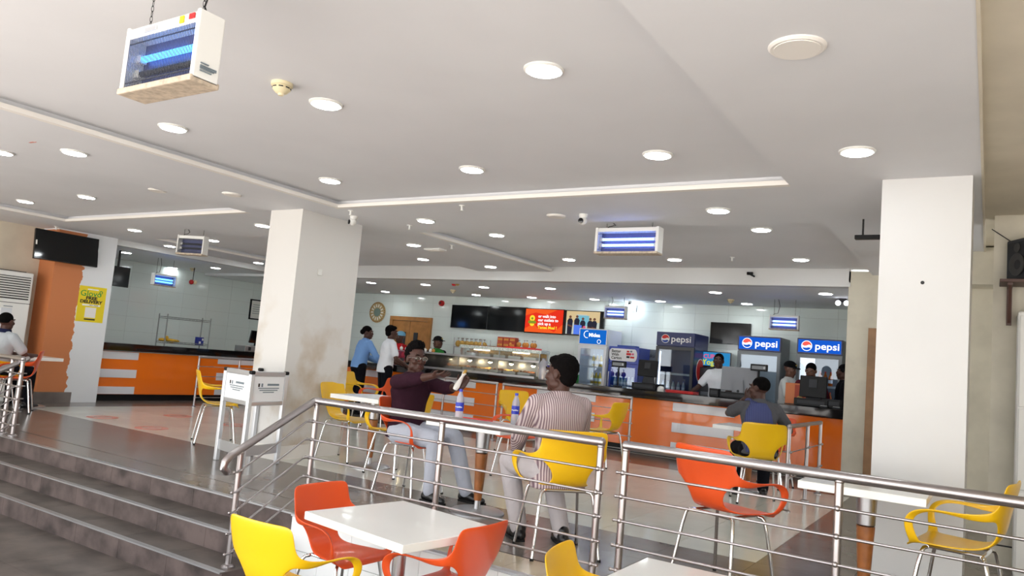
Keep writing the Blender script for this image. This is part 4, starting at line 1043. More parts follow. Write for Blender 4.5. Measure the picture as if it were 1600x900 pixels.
# ---- wire rack and small things on the side counter
def wire_rack():
    a = aX(250, 537, -12.75); b = aX(318, 540, -12.75); L = b.y-a.y
    t = thing('wire_rack', 'chrome wire rack standing on the black side worktop', 'rack', (-12.75, (a.y+b.y)/2, CT+0.001), PI/2)
    H = 0.58
    for x in (-L/2, L/2):
        for y in (-0.13, 0.13): MB().cyl((x, y, 0), (x, y, H), 0.011, seg=10).build('upright', 'rack_wire', t, True)
    for z in (0.05, 0.50):
        m = MB()
        for k in range(15): x = -L/2+L*k/14; m.cyl((x, -0.13, z), (x, 0.13, z), 0.0035, seg=5)
        for y in (-0.13, 0.13):
            for dz in (0, 0.03): m.cyl((-L/2, y, z+dz), (L/2, y, z+dz), 0.0055, seg=6)
            m.tube([(-L/2+L*k/24, y, z+(0.03 if k % 2 else 0)) for k in range(25)], 0.003, 5)
        for x in (-L/2, L/2):
            for dz in (0, 0.03): m.cyl((x, -0.13, z+dz), (x, 0.13, z+dz), 0.0055, seg=6)
        m.build('wire_shelf', 'rack_wire', t, True)
    return t, (a.y+b.y)/2, L
rk, ry, RL = wire_rack()
m = MB(); r2 = random.Random(3)
for k in range(9): m.ell((r2.uniform(-.05, .05), r2.uniform(-.15, .15), 0.03+r2.uniform(0, .03)), (0.05, 0.07, 0.03), 10, 7)
m.ell((0, -0.06, 0.09), (0.03, 0.035, 0.045), 10, 7)
me = apply_mods(m.mesh('cleaning_cloth', 'cloth_yellow', True), [('REMESH', dict(mode='VOXEL', voxel_size=0.008)), ('SMOOTH', dict(iterations=4))])
for f in me.polygons: f.use_smooth = True
o = bpy.data.objects.new('cleaning_cloth', me); COL.objects.link(o); o.location = (-12.75, ry-RL*0.30, CT+0.052); tag(o, 'crumpled yellow cloth on the lower shelf of the wire rack', 'cloth')
t = thing('carton', 'small dark blue carton with white patch at the right of the wire rack', 'box', (-12.72, ry+RL*0.36, CT+0.055), PI/2)
MB().box((-0.06, -0.05, 0), (0.06, 0.05, 0.15), 0.003).build('body', 'box_blue', t); MB().box((-0.04, -0.052, 0.03), (0.0, -0.05, 0.07)).build('label_patch', 'paper', t); MB().box((0.02, -0.052, 0.09), (0.05, -0.05, 0.13)).build('label_patch', 'paper', t)
p = aX(377, 546, -12.7); t = thing('cash_drawer', 'steel box with papers on the side worktop by the centre pillar', 'box', (-12.7, p.y+0.2, CT+0.001), PI/2)
MB().box((-0.24, -0.16, 0), (0.24, 0.16, 0.11), 0.006).build('body', 'steel_dull', t); MB().box((-0.16, -0.166, 0.02), (-0.10, -0.16, 0.09)).build('front_slot', 'wire', t); MB().obox((0.05, 0, 0.114), (0.22, 0.2, 0.006), (0, 0, 0.2)).build('papers', 'paper', t)
t = thing('till_monitor', 'black till monitor on the steel box at the left edge of the centre pillar', 'monitor', (-12.72, p.y+0.36, CT+0.113), PI/2)
MB().box((-0.09, -0.08, 0), (0.09, 0.08, 0.012)).build('foot', 'black_plastic', t); MB().box((-0.03, 0.0, 0.012), (0.03, 0.03, 0.15)).build('neck', 'black_plastic', t)
MB().obox((0, -0.02, 0.19), (0.36, 0.04, 0.26), (0.2, 0, 0), 0.006).build('display', 'black_gloss', t)

# ================================================================== FRIDGES
def fridge(label, x0, x1, y, H, hdr, body, frame, lit, contents, depth=0.62, header='sign_blue', brand=None, hdr_rim=None, hdr_lo=None):
    W = x1-x0; t = thing('display_fridge', label, 'fridge', ((x0+x1)/2, y, 0))
    zd = H-hdr
    # carcass of side, back, top and floor panels so that the door shows the inside
    m = MB()
    for s in (-1, 1): m.box((s*W/2, 0.042, 0.05), (s*(W/2-0.035), depth, zd-0.03))
    m.box((-W/2+0.035, depth-0.03, 0.22), (W/2-0.035, depth, zd-0.03)).box((-W/2, 0.042, zd-0.03), (W/2, depth, H)).box((-W/2+0.035, 0.042, 0.05), (W/2-0.035, depth, 0.22))
    m.build('carcass', body, t)
    hd = MB().box((-W/2, -0.012, zd), (W/2, 0.04, H), 0.005).build('header', hdr_rim or body, t)
    MB().box((-W/2+0.02, -0.016, zd+0.02), (W/2-0.02, -0.008, H-0.02)).build('header_panel', header, hd)
    dr = MB()
    for lo, hi in (((-W/2, -0.01, 0.22), (-W/2+0.05, 0.03, zd-0.012)), ((W/2-0.05, -0.01, 0.22), (W/2, 0.03, zd-0.012)), ((-W/2+0.0501, -0.01, zd-0.065), (W/2-0.0501, 0.03, zd-0.012)), ((-W/2+0.0501, -0.01, 0.22), (W/2-0.0501, 0.03, 0.29))): dr.box(lo, hi)
    d = dr.build('door', frame, t)
    MB().box((-W/2+0.05, 0.004, 0.29), (W/2-0.05, 0.010, zd-0.065)).build('door_glass', 'fridge_glass', d)
    MB().box((-W/2+0.012, -0.03, 0.8), (-W/2+0.03, -0.01, 1.2), 0.004).build('handle', 'steel_dull', d)
    MB().box((-W/2+0.02, 0.06, 0), (W/2-0.02, depth-0.02, 0.05)).build('plinth', 'wire', t)
    if lit:
        MB().box((-W/2+0.10, 0.05, zd-0.055), (W/2-0.10, 0.09, zd-0.035)).build('lamp', 'fridge_glow', t)
        MB().box((W/2-0.048, 0.045, 0.35), (W/2-0.038, 0.06, zd-0.10)).build('lamp', 'fridge_glow', t)
    for z in (0.30, 0.62, 0.93, 1.24):
        if z > zd-0.2: continue
        sh = MB()
        for k in range(9): sh.box((-W/2+0.04, 0.06+k*0.055, z), (W/2-0.04, 0.066+k*0.055, z+0.006))
        sh.box((-W/2+0.04, 0.055, z-0.004), (W/2-0.04, 0.062, z+0.03)).build('wire_shelf', 'white_plastic', t)
    return t, W, zd
YF = 12.42
a = aY(906, 514, YF); b = aY(950, 516, YF)
t, W, zd = fridge('tall white glass door fridge with a blue header, right of the screen photo', a.x, b.x, YF, 1.95, 0.30, 'fridge_white', 'fridge_white', True, None, header='sign_sky')
lettering(t, 'Midea', 0.095, (0.03, -0.0165, zd+0.18), 'sign_white', bold=0.002)
MB().tube([(-0.12+0.062*math.cos(k*PI/10), -0.017, zd+0.19+0.062*math.sin(k*PI/10)) for k in range(4, 17)], 0.006, 6).build('logo_arc', 'sign_white', t)
MB().tube([(0.13+0.035*math.cos(k*PI/6), -0.017, zd+0.07+0.035*math.sin(k*PI/6)) for k in range(13)], 0.004, 5).build('logo_mark', 'sign_white', t)
FR = [(t, W)]
a = aY(953, 541, YF+0.1); b = aY(999, 545, YF+0.1)
t, W, zd = fridge('short blue drinks fridge with a white oval slogan panel, next to the white fridge', a.x, b.x, YF+0.1, 1.66, 0.30, 'fridge_blue', 'fridge_blue', True, None, header='fridge_blue', depth=0.5)
ov = [( -W*0.40+0.055*math.cos(x), zd+0.155+0.11*math.sin(x)) for x in [PI/2+PI*k/10 for k in range(11)]]+[(W*0.36+0.055*math.cos(x), zd+0.155+0.11*math.sin(x)) for x in [-PI/2+PI*k/10 for k in range(11)]]
MB().poly(ov, (-0.0205, -0.016)).build('slogan_panel', 'print_white', t)
for k, s_ in enumerate(('Better', 'With', 'Carton')): lettering(t, s_, 0.070, (-W*0.41, -0.021, zd+0.215-k*0.06), 'print_black', align='LEFT', bold=0.0015)
for x_, z_, w_, h_, m_ in ((0.06, 0.205, 0.05, 0.03, 'print_red'), (0.125, 0.21, 0.04, 0.03, 'print_grey'), (0.055, 0.155, 0.09, 0.04, 'print_red'), (0.155, 0.16, 0.045, 0.035, 'print_pink'), (0.06, 0.105, 0.06, 0.035, 'print_black'), (0.13, 0.105, 0.08, 0.03, 'print_red')): MB().box((x_, -0.0225, zd+z_), (x_+w_, -0.0205, zd+z_+h_), 0.0004).build('slogan_mark', m_, t)
FR.append((t, W)); BLUE = t
o = MB().box((-0.18, -0.02, 0), (0.18, 0.14, 0.028), 0.004).build('flat_box', 'print_blue'); tag(o, 'flat blue box lying on top of the short blue fridge', 'box'); o.location = (t.location.x+0.02, YF+0.16, 1.661)
def pepsi_mark(t, cx, cz, r, d, lit, scale_text, tx, word=True):
    wm, rm, bm_ = ('sign_white', 'sign_red', 'sign_blue') if lit else ('print_white', 'print_red', 'print_blue')
    MB().poly(arc(cx, cz, r, 32), (d-0.002, d)).build('logo_ring', wm, t)
    rr = r*0.88
    up = arc(cx, cz, rr, 20, PI*0.93, PI*0.02)+[(cx+rr*0.5, cz+rr*0.28), (cx, cz+rr*0.05), (cx-rr*0.5, cz-rr*0.05)]
    lo = arc(cx, cz, rr, 20, PI*1.12, PI*1.86)+[(cx+rr*0.45, cz-rr*0.28), (cx, cz-rr*0.42), (cx-rr*0.45, cz-rr*0.42)]
    MB().poly(up, (d-0.004, d-0.002)).build('logo_cap', rm, t); MB().poly(lo, (d-0.004, d-0.002)).build('logo_base', bm_, t)
    if word: lettering(t, 'pepsi', scale_text, (tx, d, cz-r*0.02), wm, align='LEFT', bold=0.002, sx=1.15)
YP = 12.35
a = aY(1027, 520, YP); b = aY(1086, 524, YP)
t, W, zd = fridge('large dark blue cola fridge with an unlit header and empty shelves', a.x, b.x, YP, 1.96, 0.235, 'fridge_navy', 'fridge_dark', False, None, depth=0.72, header='fridge_navy')
pepsi_mark(t, -W*0.26, zd+0.12, 0.075, -0.016, False, 0.15, -W*0.11)
MB().lathe([(0.20, 0.0), (0.20, 0.003)], (W/2, 0.36, 1.35), 28, 'X').build('side_logo', 'print_white', t)
MB().lathe([(0.185, 0.003), (0.185, 0.005)], (W/2, 0.36, 1.35), 28, 'X').build('side_logo_red', 'print_red', t)
PE = [(t, W)]
MB().box((-W/2+0.052, 0.05, 0.35), (-W/2+0.068, 0.066, zd-0.10)).build('lamp', 'fridge_glow', t)
a = aY(1154, 526, YP); b = aY(1221, 530, YP)
t, W, zd = fridge('lit blue cola fridge behind the cashier in white, bright misted glass', a.x, b.x, YP, 1.97, 0.235, 'fridge_grey', 'fridge_grey', True, None, header='sign_blue', hdr_rim='fridge_navy')
pepsi_mark(t, -W*0.28, zd+0.12, 0.08, -0.0165, True, 0.15, -W*0.10); PE.append((t, W))
MB().box((-W/2+0.05, 0.045, 0.95), (W/2-0.06, 0.048, zd-0.07)).build('mist_sheet', 'white_plastic', t)
a = aY(1246, 531, YP); b = aY(1317, 535, YP)
t, W, zd = fridge('lit blue cola fridge at the right end, orange bottles showing', a.x, b.x, YP, 1.98, 0.235, 'fridge_grey', 'fridge_grey', True, None, header='sign_blue', hdr_rim='fridge_navy')
pepsi_mark(t, -W*0.28, zd+0.12, 0.08, -0.0165, True, 0.15, -W*0.10); PE.append((t, W))
MB().box((-W/2+0.05, 0.05, 1.3), (-W*0.1, 0.055, zd-0.07)).build('white_poster', 'sign_white', t)
mat('drink_orange', srgb(230, 110, 20), 0.15, trans=0.3); mat('drink_cola', srgb(40, 18, 12), 0.15); mat('drink_yellow', srgb(220, 180, 60), 0.2); mat('drink_clear', srgb(210, 225, 235), 0.15, trans=0.3)
def drink(m, cap='print_red', r=0.032, h=0.24):
    t = thing('drink_bottle', 'x', 'bottle')
    MB().lathe([(r*0.9, 0), (r, 0.01), (r, h*0.55), (r*0.9, h*0.66), (r*0.4, h*0.88), (r*0.38, h*0.94)], seg=14).build('body', m, t, True)
    MB().lathe([(r*0.45, h*0.93), (r*0.45, h)], seg=10).build('cap', cap, t)
    MB().lathe([(r*1.02, h*0.28), (r*1.02, h*0.5)], seg=14).build('label_band', 'print_white', t, True)
    return t
def fill(fr, proto, zs, ys, step, label, group, x0=-1, x1=1):
    t, W = fr; n = 0
    for z in zs:
        for y in ys:
            k = int((W-0.14)*(x1-x0)/2/step)
            for i in range(k):
                x = -W/2+0.07+(x0+1)/2*(W-0.14)+step*(i+0.5)
                loc = (t.location.x+x, t.location.y+y, z+0.007)
                o = proto if n == 0 else dup(proto, loc); place(o, loc); o['label'] = label; o['group'] = group; n += 1
fill(PE[2], drink('drink_orange'), (0.93, 1.24), (0.10,), 0.075, 'orange soft drink bottle on a shelf of the right lit cola fridge', 'orange drinks in the right cola fridge', -0.1, 1)
fill(PE[0], drink('drink_clear', 'print_blue', 0.03, 0.2), (0.93,), (0.14,), 0.09, 'clear bottle on the middle shelf of the unlit cola fridge', 'bottles in the unlit cola fridge')
fill(FR[0], drink('drink_yellow', 'print_white'), (0.93, 1.24), (0.10,), 0.075, 'yellow drink bottle in the tall white fridge', 'yellow drinks in the white fridge', -0.2, 1)
fill(FR[1], drink('drink_clear', 'print_white', 0.028, 0.19), (0.93,), (0.10,), 0.066, 'pale drink carton bottle in the short blue fridge', 'drinks in the short blue fridge')
# yoghurt screen on a dark freezer
a = aY(1096, 549, 12.85); b = aY(1141, 575, 12.85)
t = screen('small bright blue screen with pink and yellow yoghurt lettering, behind the cashier in white', b.x-a.x, a.z-b.z+0.02, 0.05, 'scr_cyan', bracket=False); place(t, ((a.x+b.x)/2, 12.9, (a.z+b.z)/2))
lettering(t, 'CUP', 0.10, (-0.12, -0.052, 0.045), 'scr_pink', bold=0.003); lettering(t, 'Yog', 0.13, (-0.13, -0.052, -0.055), 'scr_lime', bold=0.003)
f = thing('ice_cream_machine', 'dark grey machine under the yoghurt screen, left of the lit cola fridge', 'machine', ((a.x+b.x)/2+0.1, 12.9, 0))
MB().box((-0.33, -0.2, 0.05), (0.33, 0.25, b.z-0.025), 0.01).build('body', 'fridge_dark', f); MB().box((-0.28, -0.21, 0.2), (0.28, -0.2, 1.0)).build('front_panel', 'fridge_grey', f); MB().box((-0.3, -0.15, 0), (0.3, 0.2, 0.05)).build('plinth', 'wire', f)
MB().box((-0.12, -0.05, b.z-0.025), (0.02, 0.03, b.z-0.005)).build('screen_foot', 'wire', f)
o = MB().box((0, 0, 0), (0.26, 0.02, 0.24)).build('wall_cabinet', 'white_plastic'); q = aY(951, 516, 13.17); o.location = (q.x, 13.17, q.z-0.24); tag(o, 'pale square panel on the tiled wall right of the white fridge', 'panel')
o = MB().box((0, 0, 0), (0.36, 0.02, 0.42)).build('wall_panel', 'grey_plastic'); q = aY(1001, 545, 13.17); o.location = (q.x, 13.17, q.z-0.42); tag(o, 'grey notice panel on the tiled wall left of the unlit cola fridge', 'panel')
o.data.materials[0] = M['fridge_grey']; lettering(o, 'Baku', 0.09, (0.2, -0.002, 0.30), 'print_black')
o = MB().box((0, 0, 0), (0.12, 0.03, 0.45)).build('blue_panel', 'fridge_blue'); q = aY(949, 540, 12.9); o.location = (q.x, 12.9, 1.2); tag(o, 'narrow blue panel between the white fridge and the short blue fridge', 'panel')
st_ = MB().box((0.02, 0.0, -1.2), (0.10, 0.03, 0)).build('stand', 'wire', o)

# ================================================================== FOOD DISPLAY AND COUNTER GOODS
def food_display():
    y = 11.22; x0 = aY(712, 560, y).x; x1 = aY(836, 580, y).x
    t = thing('food_display', 'heated glass food display with two glowing tiers in the middle of the counter', 'food display', (0, y, CT+0.001))
    zb = 0.0; zm = 0.29; zt = 0.46
    MB().box((x0-0.9, -0.02, 0), (x1, 0.42, 0.03)).build('base', 'steel_dull', t)
    # lower tier: sloped glass front
    MB().add([(x0-0.9, -0.02, 0.03), (x1, -0.02, 0.03), (x1, 0.10, zm-0.01), (x0-0.9, 0.10, zm-0.01), (x0-0.9, -0.014, 0.03), (x1, -0.014, 0.03), (x1, 0.106, zm-0.01), (x0-0.9, 0.106, zm-0.01)], [(0,1,2,3), (7,6,5,4), (0,4,5,1), (1,5,6,2), (2,6,7,3), (3,7,4,0)]).build('front_glass', 'sheet_glass', t)
    MB().box((x0-0.9, 0.08, zm-0.02), (x1+0.02, 0.42, zm+0.012)).build('shelf', 'steel_dull', t)
    for x in (x0-0.9, x0-0.02, (x0+x1)/2, x1-0.02):
        MB().box((x, 0.09, 0.03), (x+0.018, 0.108, zm)).box((x, 0.40, 0.03), (x+0.018, 0.42, zm)).build('upright', 'steel_dull', t)
    # upper tier only over the right part
    for xa, ya in ((x0, 0.124), (x1-0.016, 0.124), ((x0+x1)/2, 0.124), (x0, 0.395), (x1-0.016, 0.395)): MB().box((xa, ya, zm+0.012), (xa+0.016, ya+0.016, zt-0.03)).build('upright', 'steel_dull', t)
    MB().box((x0, 0.118, zm+0.012), (x1, 0.122, zt-0.03)).build('front_glass', 'sheet_glass', t)
    MB().box((x0-0.01, 0.10, zt-0.03), (x1+0.03, 0.43, zt+0.03), 0.006).build('top_canopy', 'mosaic_foil', t)
    MB().box((x0, 0.412, zm), (x1, 0.42, zt-0.03)).build('back_panel', 'food_rice', t); MB().box((x0-0.9, 0.412, 0.03), (x1, 0.42, zm)).build('back_panel', 'steel_dull', t)
    for k in range(6):
        x = x0-0.75+k*(x1-x0+0.85)/5.6
        h = MB().lathe([(0.02, zm-0.02), (0.045, zm-0.07), (0.045, zm-0.075)], (x, 0.22, 0), 16).build('lamp_shade', 'steel_dull', t, True)
        MB().ell((x, 0.22, zm-0.08), (0.035, 0.035, 0.022), 12, 8).build('lamp_bulb', 'heat_lamp', h, True)
    for k in range(2): MB().cyl((x0+0.2+k*(x1-x0)/2, 0.28, zt-0.04), (x0+0.55+k*(x1-x0)/2, 0.28, zt-0.04), 0.012, seg=10).build('lamp_tube', 'case_glow', t)
    return t, x0, x1, y, zm, zt
m_ = mat('mosaic_foil', srgb(176, 190, 182), 0.3, metal=0.3, noise_amt=0.6, noise_scale=45, col2=srgb(240, 244, 240))
fd, fx0, fx1, fy, fzm, fzt = food_display()
def pan(label, x, y, z, food, w=0.26, d=0.20, group='food pans in the display'):
    t = thing('food_pan', label, 'food pan', (x, y, z), 0, group)
    m = MB()
    for lo, hi in (((-w/2, -d/2, 0), (w/2, d/2, 0.006)), ((-w/2, -d/2, 0), (-w/2+0.006, d/2, 0.05)), ((w/2-0.006, -d/2, 0), (w/2, d/2, 0.05)), ((-w/2, -d/2, 0), (w/2, -d/2+0.006, 0.05)), ((-w/2, d/2-0.006, 0), (w/2, d/2, 0.05))): m.box(lo, hi)
    m.build('pan', 'steel_dull', t)
    f = MB(); r = random.Random(int(x*100))
    for k in range(26): f.ell((r.uniform(-w*.42, w*.42), r.uniform(-d*.38, d*.38), 0.035+r.uniform(0, .035)), (r.uniform(.018, .035), r.uniform(.015, .03), .018), 7, 5)
    tag(f.build('food', food, t, True), kind='stuff'); return t
for k in range(9):
    x = fx0-0.70+k*0.30
    if x > fx1-0.14: continue
    pan('food pan in the lower tier of the heated display, %s from the left' % ORD[k], x, fy+0.24, CT+0.033, ('food_rice', 'food_brown')[k % 2])
for k in range(5):
    x = fx0+0.20+k*0.32
    if x > fx1-0.14: continue
    pan('food pan in the upper tier of the heated display, %s from the left' % ORD[k], x, fy+0.27, CT+fzm+0.016, ('food_brown', 'food_rice', 'food_rice', 'food_brown', 'food_rice')[k], group='food pans in the upper tier')
zt_top = CT+fzt+0.032
def carton(label, x, y, z, w, d, h, m, group, rz=0.0):
    t = thing('snack_carton', label, 'box', (x, y, z), rz, group)
    MB().box((-w/2, -d/2, 0), (w/2, d/2, h), 0.003).build('body', m, t); MB().box((-w*0.4, -d/2-0.0015, h*0.35), (w*0.4, -d/2, h*0.72)).build('label_patch', 'bread', t); return t
q0 = aY(779, 543, fy+0.25)
for i in range(3):
    for j in range(2):
        carton('red brown snack carton on top of the display, %s of three, %s layer' % (('left', 'middle', 'right')[i], ('bottom', 'top')[j]), q0.x+0.06+i*0.13, fy+0.25, zt_top+j*0.097, 0.12, 0.12, 0.095, 'box_red', 'snack cartons on the display')
def bag(label, loc, s=1.0, m='bread', group='bagged buns', rz=0.0):
    t = thing('snack_bag', label, 'snack bag', loc, rz, group)
    MB().ell((0, 0, 0.05*s), (0.05*s, 0.045*s, 0.055*s), 12, 8).build('bun', m, t, True)
    MB().cyl((0, 0, 0.095*s), (0, 0, 0.12*s), 0.012*s, 0.004*s, 8).cyl((0, 0, 0.12*s), (0, 0, 0.15*s), 0.004*s, 0.022*s, 8).build('bag_neck', 'bag_film', t); return t
tr = MB().box((-0.30, -0.13, 0), (0.30, 0.13, 0.03), 0.004).build('bun_tray', 'red_tray'); q1 = aY(818, 548, fy+0.25); tr.location = (q1.x, fy+0.25, zt_top); tag(tr, 'red tray holding bagged buns on top of the heated display', 'tray')
for i in range(7): bag('bagged bun on the display top red tray, %s from the left' % ORD[i], (q1.x-0.25+i*0.082, fy+0.22+0.05*(i % 2), zt_top+0.031), 0.85, group='bagged buns on the display tray')
o = tag(MB().box((-0.28, -0.1, 0), (0.28, 0.1, 0.012)).build('griddle_lid', 'food_brown'), 'flat dark tray lying on the display canopy at left', 'tray'); o.location = (fx0+0.42, fy+0.26, zt_top)
# left part of the counter: glass screens, bread bags, side display
q = aY(612, 560, 11.3); q2 = aY(712, 565, 11.3)
t = thing('sneeze_guard', 'low glass serving screen with steel shelf, in front of the servers at left', 'serving screen', (0, 11.25, CT+0.001))
for x in (q.x+0.02, (q.x+q2.x)/2-0.02, q2.x-1.03): MB().box((x, 0.1, 0), (x+0.02, 0.12, 0.28)).build('upright', 'steel_dull', t)
MB().box((q.x, -0.02, 0.02), (q2.x-1.0, -0.014, 0.27)).build('glass', 'sheet_glass', t)
MB().box((q.x, -0.02, 0.272), (q2.x-1.0, 0.35, 0.29)).build('shelf', 'steel_dull', t)
MB().box((q.x, 0.3, 0.0), (q2.x-1.0, 0.34, 0.03)).build('base', 'steel_dull', t)
m = MB(); r = random.Random(11)
for k in range(3): MB().ell((q.x+0.35+k*0.3, 0.15, 0.20), (0.035, 0.035, 0.022), 12, 8).build('lamp_bulb', 'heat_lamp', t, True)
for k in range(4): pan('food pan behind the low serving screen, %s from the left' % ORD[k], q.x+0.22+k*0.30, 11.42, CT+0.002, ('food_brown', 'food_rice')[k % 2], group='food pans behind the low screen')
for i in range(9):
    bag('white bread roll bag on the shelf of the low serving screen, %s from the left' % ORD[i], (q.x+0.12+i*0.10, 11.42+0.04*(i % 2), CT+0.292), 0.7, ('paper', 'bread')[i % 3 == 2], 'roll bags on the low screen')
rk2 = thing('bread_rack', 'wire bread rack with bagged loaves behind the servers', 'rack', (aY(712, 530, 12.3).x+0.1, 12.75, 0))
for x in (-0.35, 0.35):
    for y in (-0.15, 0.15): MB().cyl((x, y, 0), (x, y, 1.62), 0.012, seg=8).build('upright', 'steel_dull', rk2)
for z in (0.9, 1.2, 1.42): MB().box((-0.36, -0.16, z), (0.36, 0.16, z+0.015)).build('shelf', 'steel_dull', rk2)
for i in range(12): bag('golden loaf bag on the bread rack behind the servers, %s row, %s from left' % (('front', 'back')[i//6], ORD[i % 6]), (aY(712, 530, 12.3).x-0.20+(i % 6)*0.115, 12.67+0.12*(i//6), 1.4355), 1.25, 'snack', 'loaf bags on the bread rack')
# right of the display: jug and kettle, sachet boxes
q = aY(845, 594, 11.25); t = thing('water_jug', 'clear plastic jug at the right end of the food display', 'jug', (q.x, 11.3, CT+0.001))
MB().lathe([(0.06, 0), (0.075, 0.02), (0.08, 0.24), (0.05, 0.30), (0.03, 0.33), (0.034, 0.36)], seg=20).build('body', 'bottle_plastic', t, True); MB().tube([(0.07, 0, 0.24), (0.13, 0, 0.22), (0.13, 0, 0.10), (0.075, 0, 0.08)], 0.009, 8).build('handle', 'label_blue', t, True)
q = aY(857, 595, 11.4); t = thing('kettle', 'cream and black urn beside the clear jug on the worktop', 'urn', (q.x, 11.42, CT+0.001))
MB().lathe([(0.09, 0), (0.10, 0.02), (0.10, 0.19), (0.08, 0.21)], seg=24).build('body', 'white_plastic', t, True); MB().lathe([(0.085, 0.205), (0.085, 0.235), (0.03, 0.25)], seg=24).build('lid', 'black_plastic', t, True)
q = aY(868, 590, 11.45)
for i in range(4): carton('green snack carton in the row behind the striped man, %s from the left' % ORD[i], q.x-0.12+i*0.15, 11.5, CT+0.001, 0.13, 0.12, 0.13, 'print_green', 'green cartons behind the striped man', 0)
for i in range(5): bag('bagged bun on the green cartons behind the striped man, %s from the left' % ORD[i], (q.x-0.15+i*0.12, 11.5, CT+0.134), 1.0, 'bread', 'bagged buns on the green cartons')

# tills
def pole_display(label, px, py, Y=11.3, rz=0.0, w=0.24):
    b = aY(px, py, Y); t = thing('customer_display', label, 'till display', (b.x, Y, CT+0.001), rz); H = b.z-CT
    MB().box((-0.06, -0.05, 0), (0.06, 0.05, 0.018), 0.004).build('foot', 'black_plastic', t); MB().cyl((0, 0, 0.018), (0, 0, H), 0.013, seg=10).build('pole', 'black_plastic', t)
    MB().box((-w/2, -0.03, H), (w/2, 0.03, H+0.10), 0.006).build('display', 'black_plastic', t); MB().box((-w/2+0.02, -0.032, H+0.025), (w/2-0.02, -0.029, H+0.075)).build('window', 'black_gloss', t)
    lettering(t, '0', 0.05, (w*0.33, -0.0325, H+0.05), 'print_white'); return t
pole_display('black pole display in front of the short blue fridge', 967, 574)
pole_display('black pole display right of the silver computer', 1186, 580, 11.35)
def till(label, px, py, Y, w=0.34, h=0.30, cab=True, rz=0.0):
    b = aY(px, py, Y); t = thing('till', label, 'till', (b.x, Y, CT+0.001), rz); H = b.z-CT
    MB().box((-w*0.62, -0.16, 0), (w*0.62, 0.22, 0.10), 0.006).build('cash_drawer', 'black_plastic', t)
    MB().box((-w*0.5, -0.163, 0.03), (w*0.5, -0.16, 0.075)).build('drawer_front', 'grey_plastic', t)
    MB().poly([(-0.10, 0.10), (0.10, 0.10), (0.05, H-0.10), (-0.05, H-0.10)], (0.02, 0.06)).build('neck', 'grey_plastic', t)
    MB().obox((0, -0.015, H-h/2), (w, 0.045, h), (-0.12, 0, 0), 0.008).build('monitor', 'black_plastic', t)
    MB().obox((0, -0.04, H-h*0.35), (w*0.3, 0.02, h*0.4), (-0.12, 0, 0), 0.004).build('back_cover', 'grey_plastic', t)
    return t
till('black till with a square monitor, left of the unlit cola fridge', 1014, 563, 11.32, 0.32, 0.26)
till('black till in front of the right lit fridge, hiding a server', 1272, 588, 11.3, 0.36, 0.30)
b0 = aY(1152, 607, 11.3); tp = aY(1130, 571, 11.3)
t = thing('computer', 'silver desktop computer seen from behind, beside the cashier in white', 'computer', (b0.x, 11.38, CT+0.001), math.radians(8))
Hh = tp.z-CT
MB().obox((0, 0, Hh-0.19), (0.52, 0.035, 0.36), (-0.08, 0, 0), 0.012).build('screen_back', 'silver', t)
MB().poly([(-0.11, 0.004), (0.09, 0.004), (0.06, Hh-0.20), (-0.05, Hh-0.20)], (-0.075, -0.06)).build('stand', 'silver', t); MB().box((-0.11, -0.09, 0), (0.11, 0.1, 0.006)).build('foot', 'aluminium', t)
MB().lathe([(0.02, 0.076), (0.02, 0.078)], (0.0, 0, 0.11), 16, 'Y').build('badge', 'grey_plastic', t)
def till_box(label, px, py, Y, w, d, h):
    b = aY(px, py, Y); t = thing('cash_drawer', label, 'cash drawer', (b.x, Y, CT+0.001)); MB().box((-w/2, -d/2, 0), (w/2, d/2, h), 0.006).build('case', 'black_plastic', t); MB().box((-w/2+0.02, -d/2-0.003, h*0.3), (w/2-0.02, -d/2, h*0.75)).build('front', 'grey_plastic', t); return t
till_box('black receipt printer by the red tray on the worktop', 1117, 614, 11.22, 0.14, 0.12, 0.12)
till_box('long black cash drawer in front of the silver computer', 1150, 618, 11.2, 0.44, 0.14, 0.09)
till_box('black card machine box at the right end of the worktop', 1300, 628, 11.25, 0.24, 0.16, 0.12)
q = aY(1064, 612, 11.2); t = thing('serving_tray', 'stack of red trays on the worktop beside the white cup', 'tray', (q.x, 11.25, CT+0.001))
for k in range(3): MB().box((-0.22, -0.14, k*0.013), (0.22, 0.14, k*0.013+0.011), 0.004).build('tray', 'red_tray', t)
q = aY(1034, 608, 11.2); t = thing('cup', 'small white upturned cup on the worktop by the red trays', 'cup', (q.x, 11.16, CT+0.001)); MB().lathe([(0.045, 0), (0.055, 0.02), (0.05, 0.055), (0.03, 0.075), (0.008, 0.08)], seg=20).build('bowl', 'white_plastic', t, True); MB().lathe([(0.057, 0), (0.057, 0.008)], seg=20).build('rim', 'white_plastic', t, True)
q = aY(1300, 640, 11.1)
for i in range(2):
    t = thing('card_terminal', 'small white card terminal at the right end of the worktop, %s one' % ('left', 'right')[i], 'card terminal', (q.x-0.10+i*0.16, 11.06, CT+0.001), 0.1*i, 'card terminals'); MB().box((-0.05, -0.04, 0), (0.05, 0.04, 0.025), 0.005).build('body', 'grey_plastic', t); MB().box((-0.04, -0.03, 0.025), (0.04, 0.01, 0.028)).build('keypad', 'white_plastic', t)
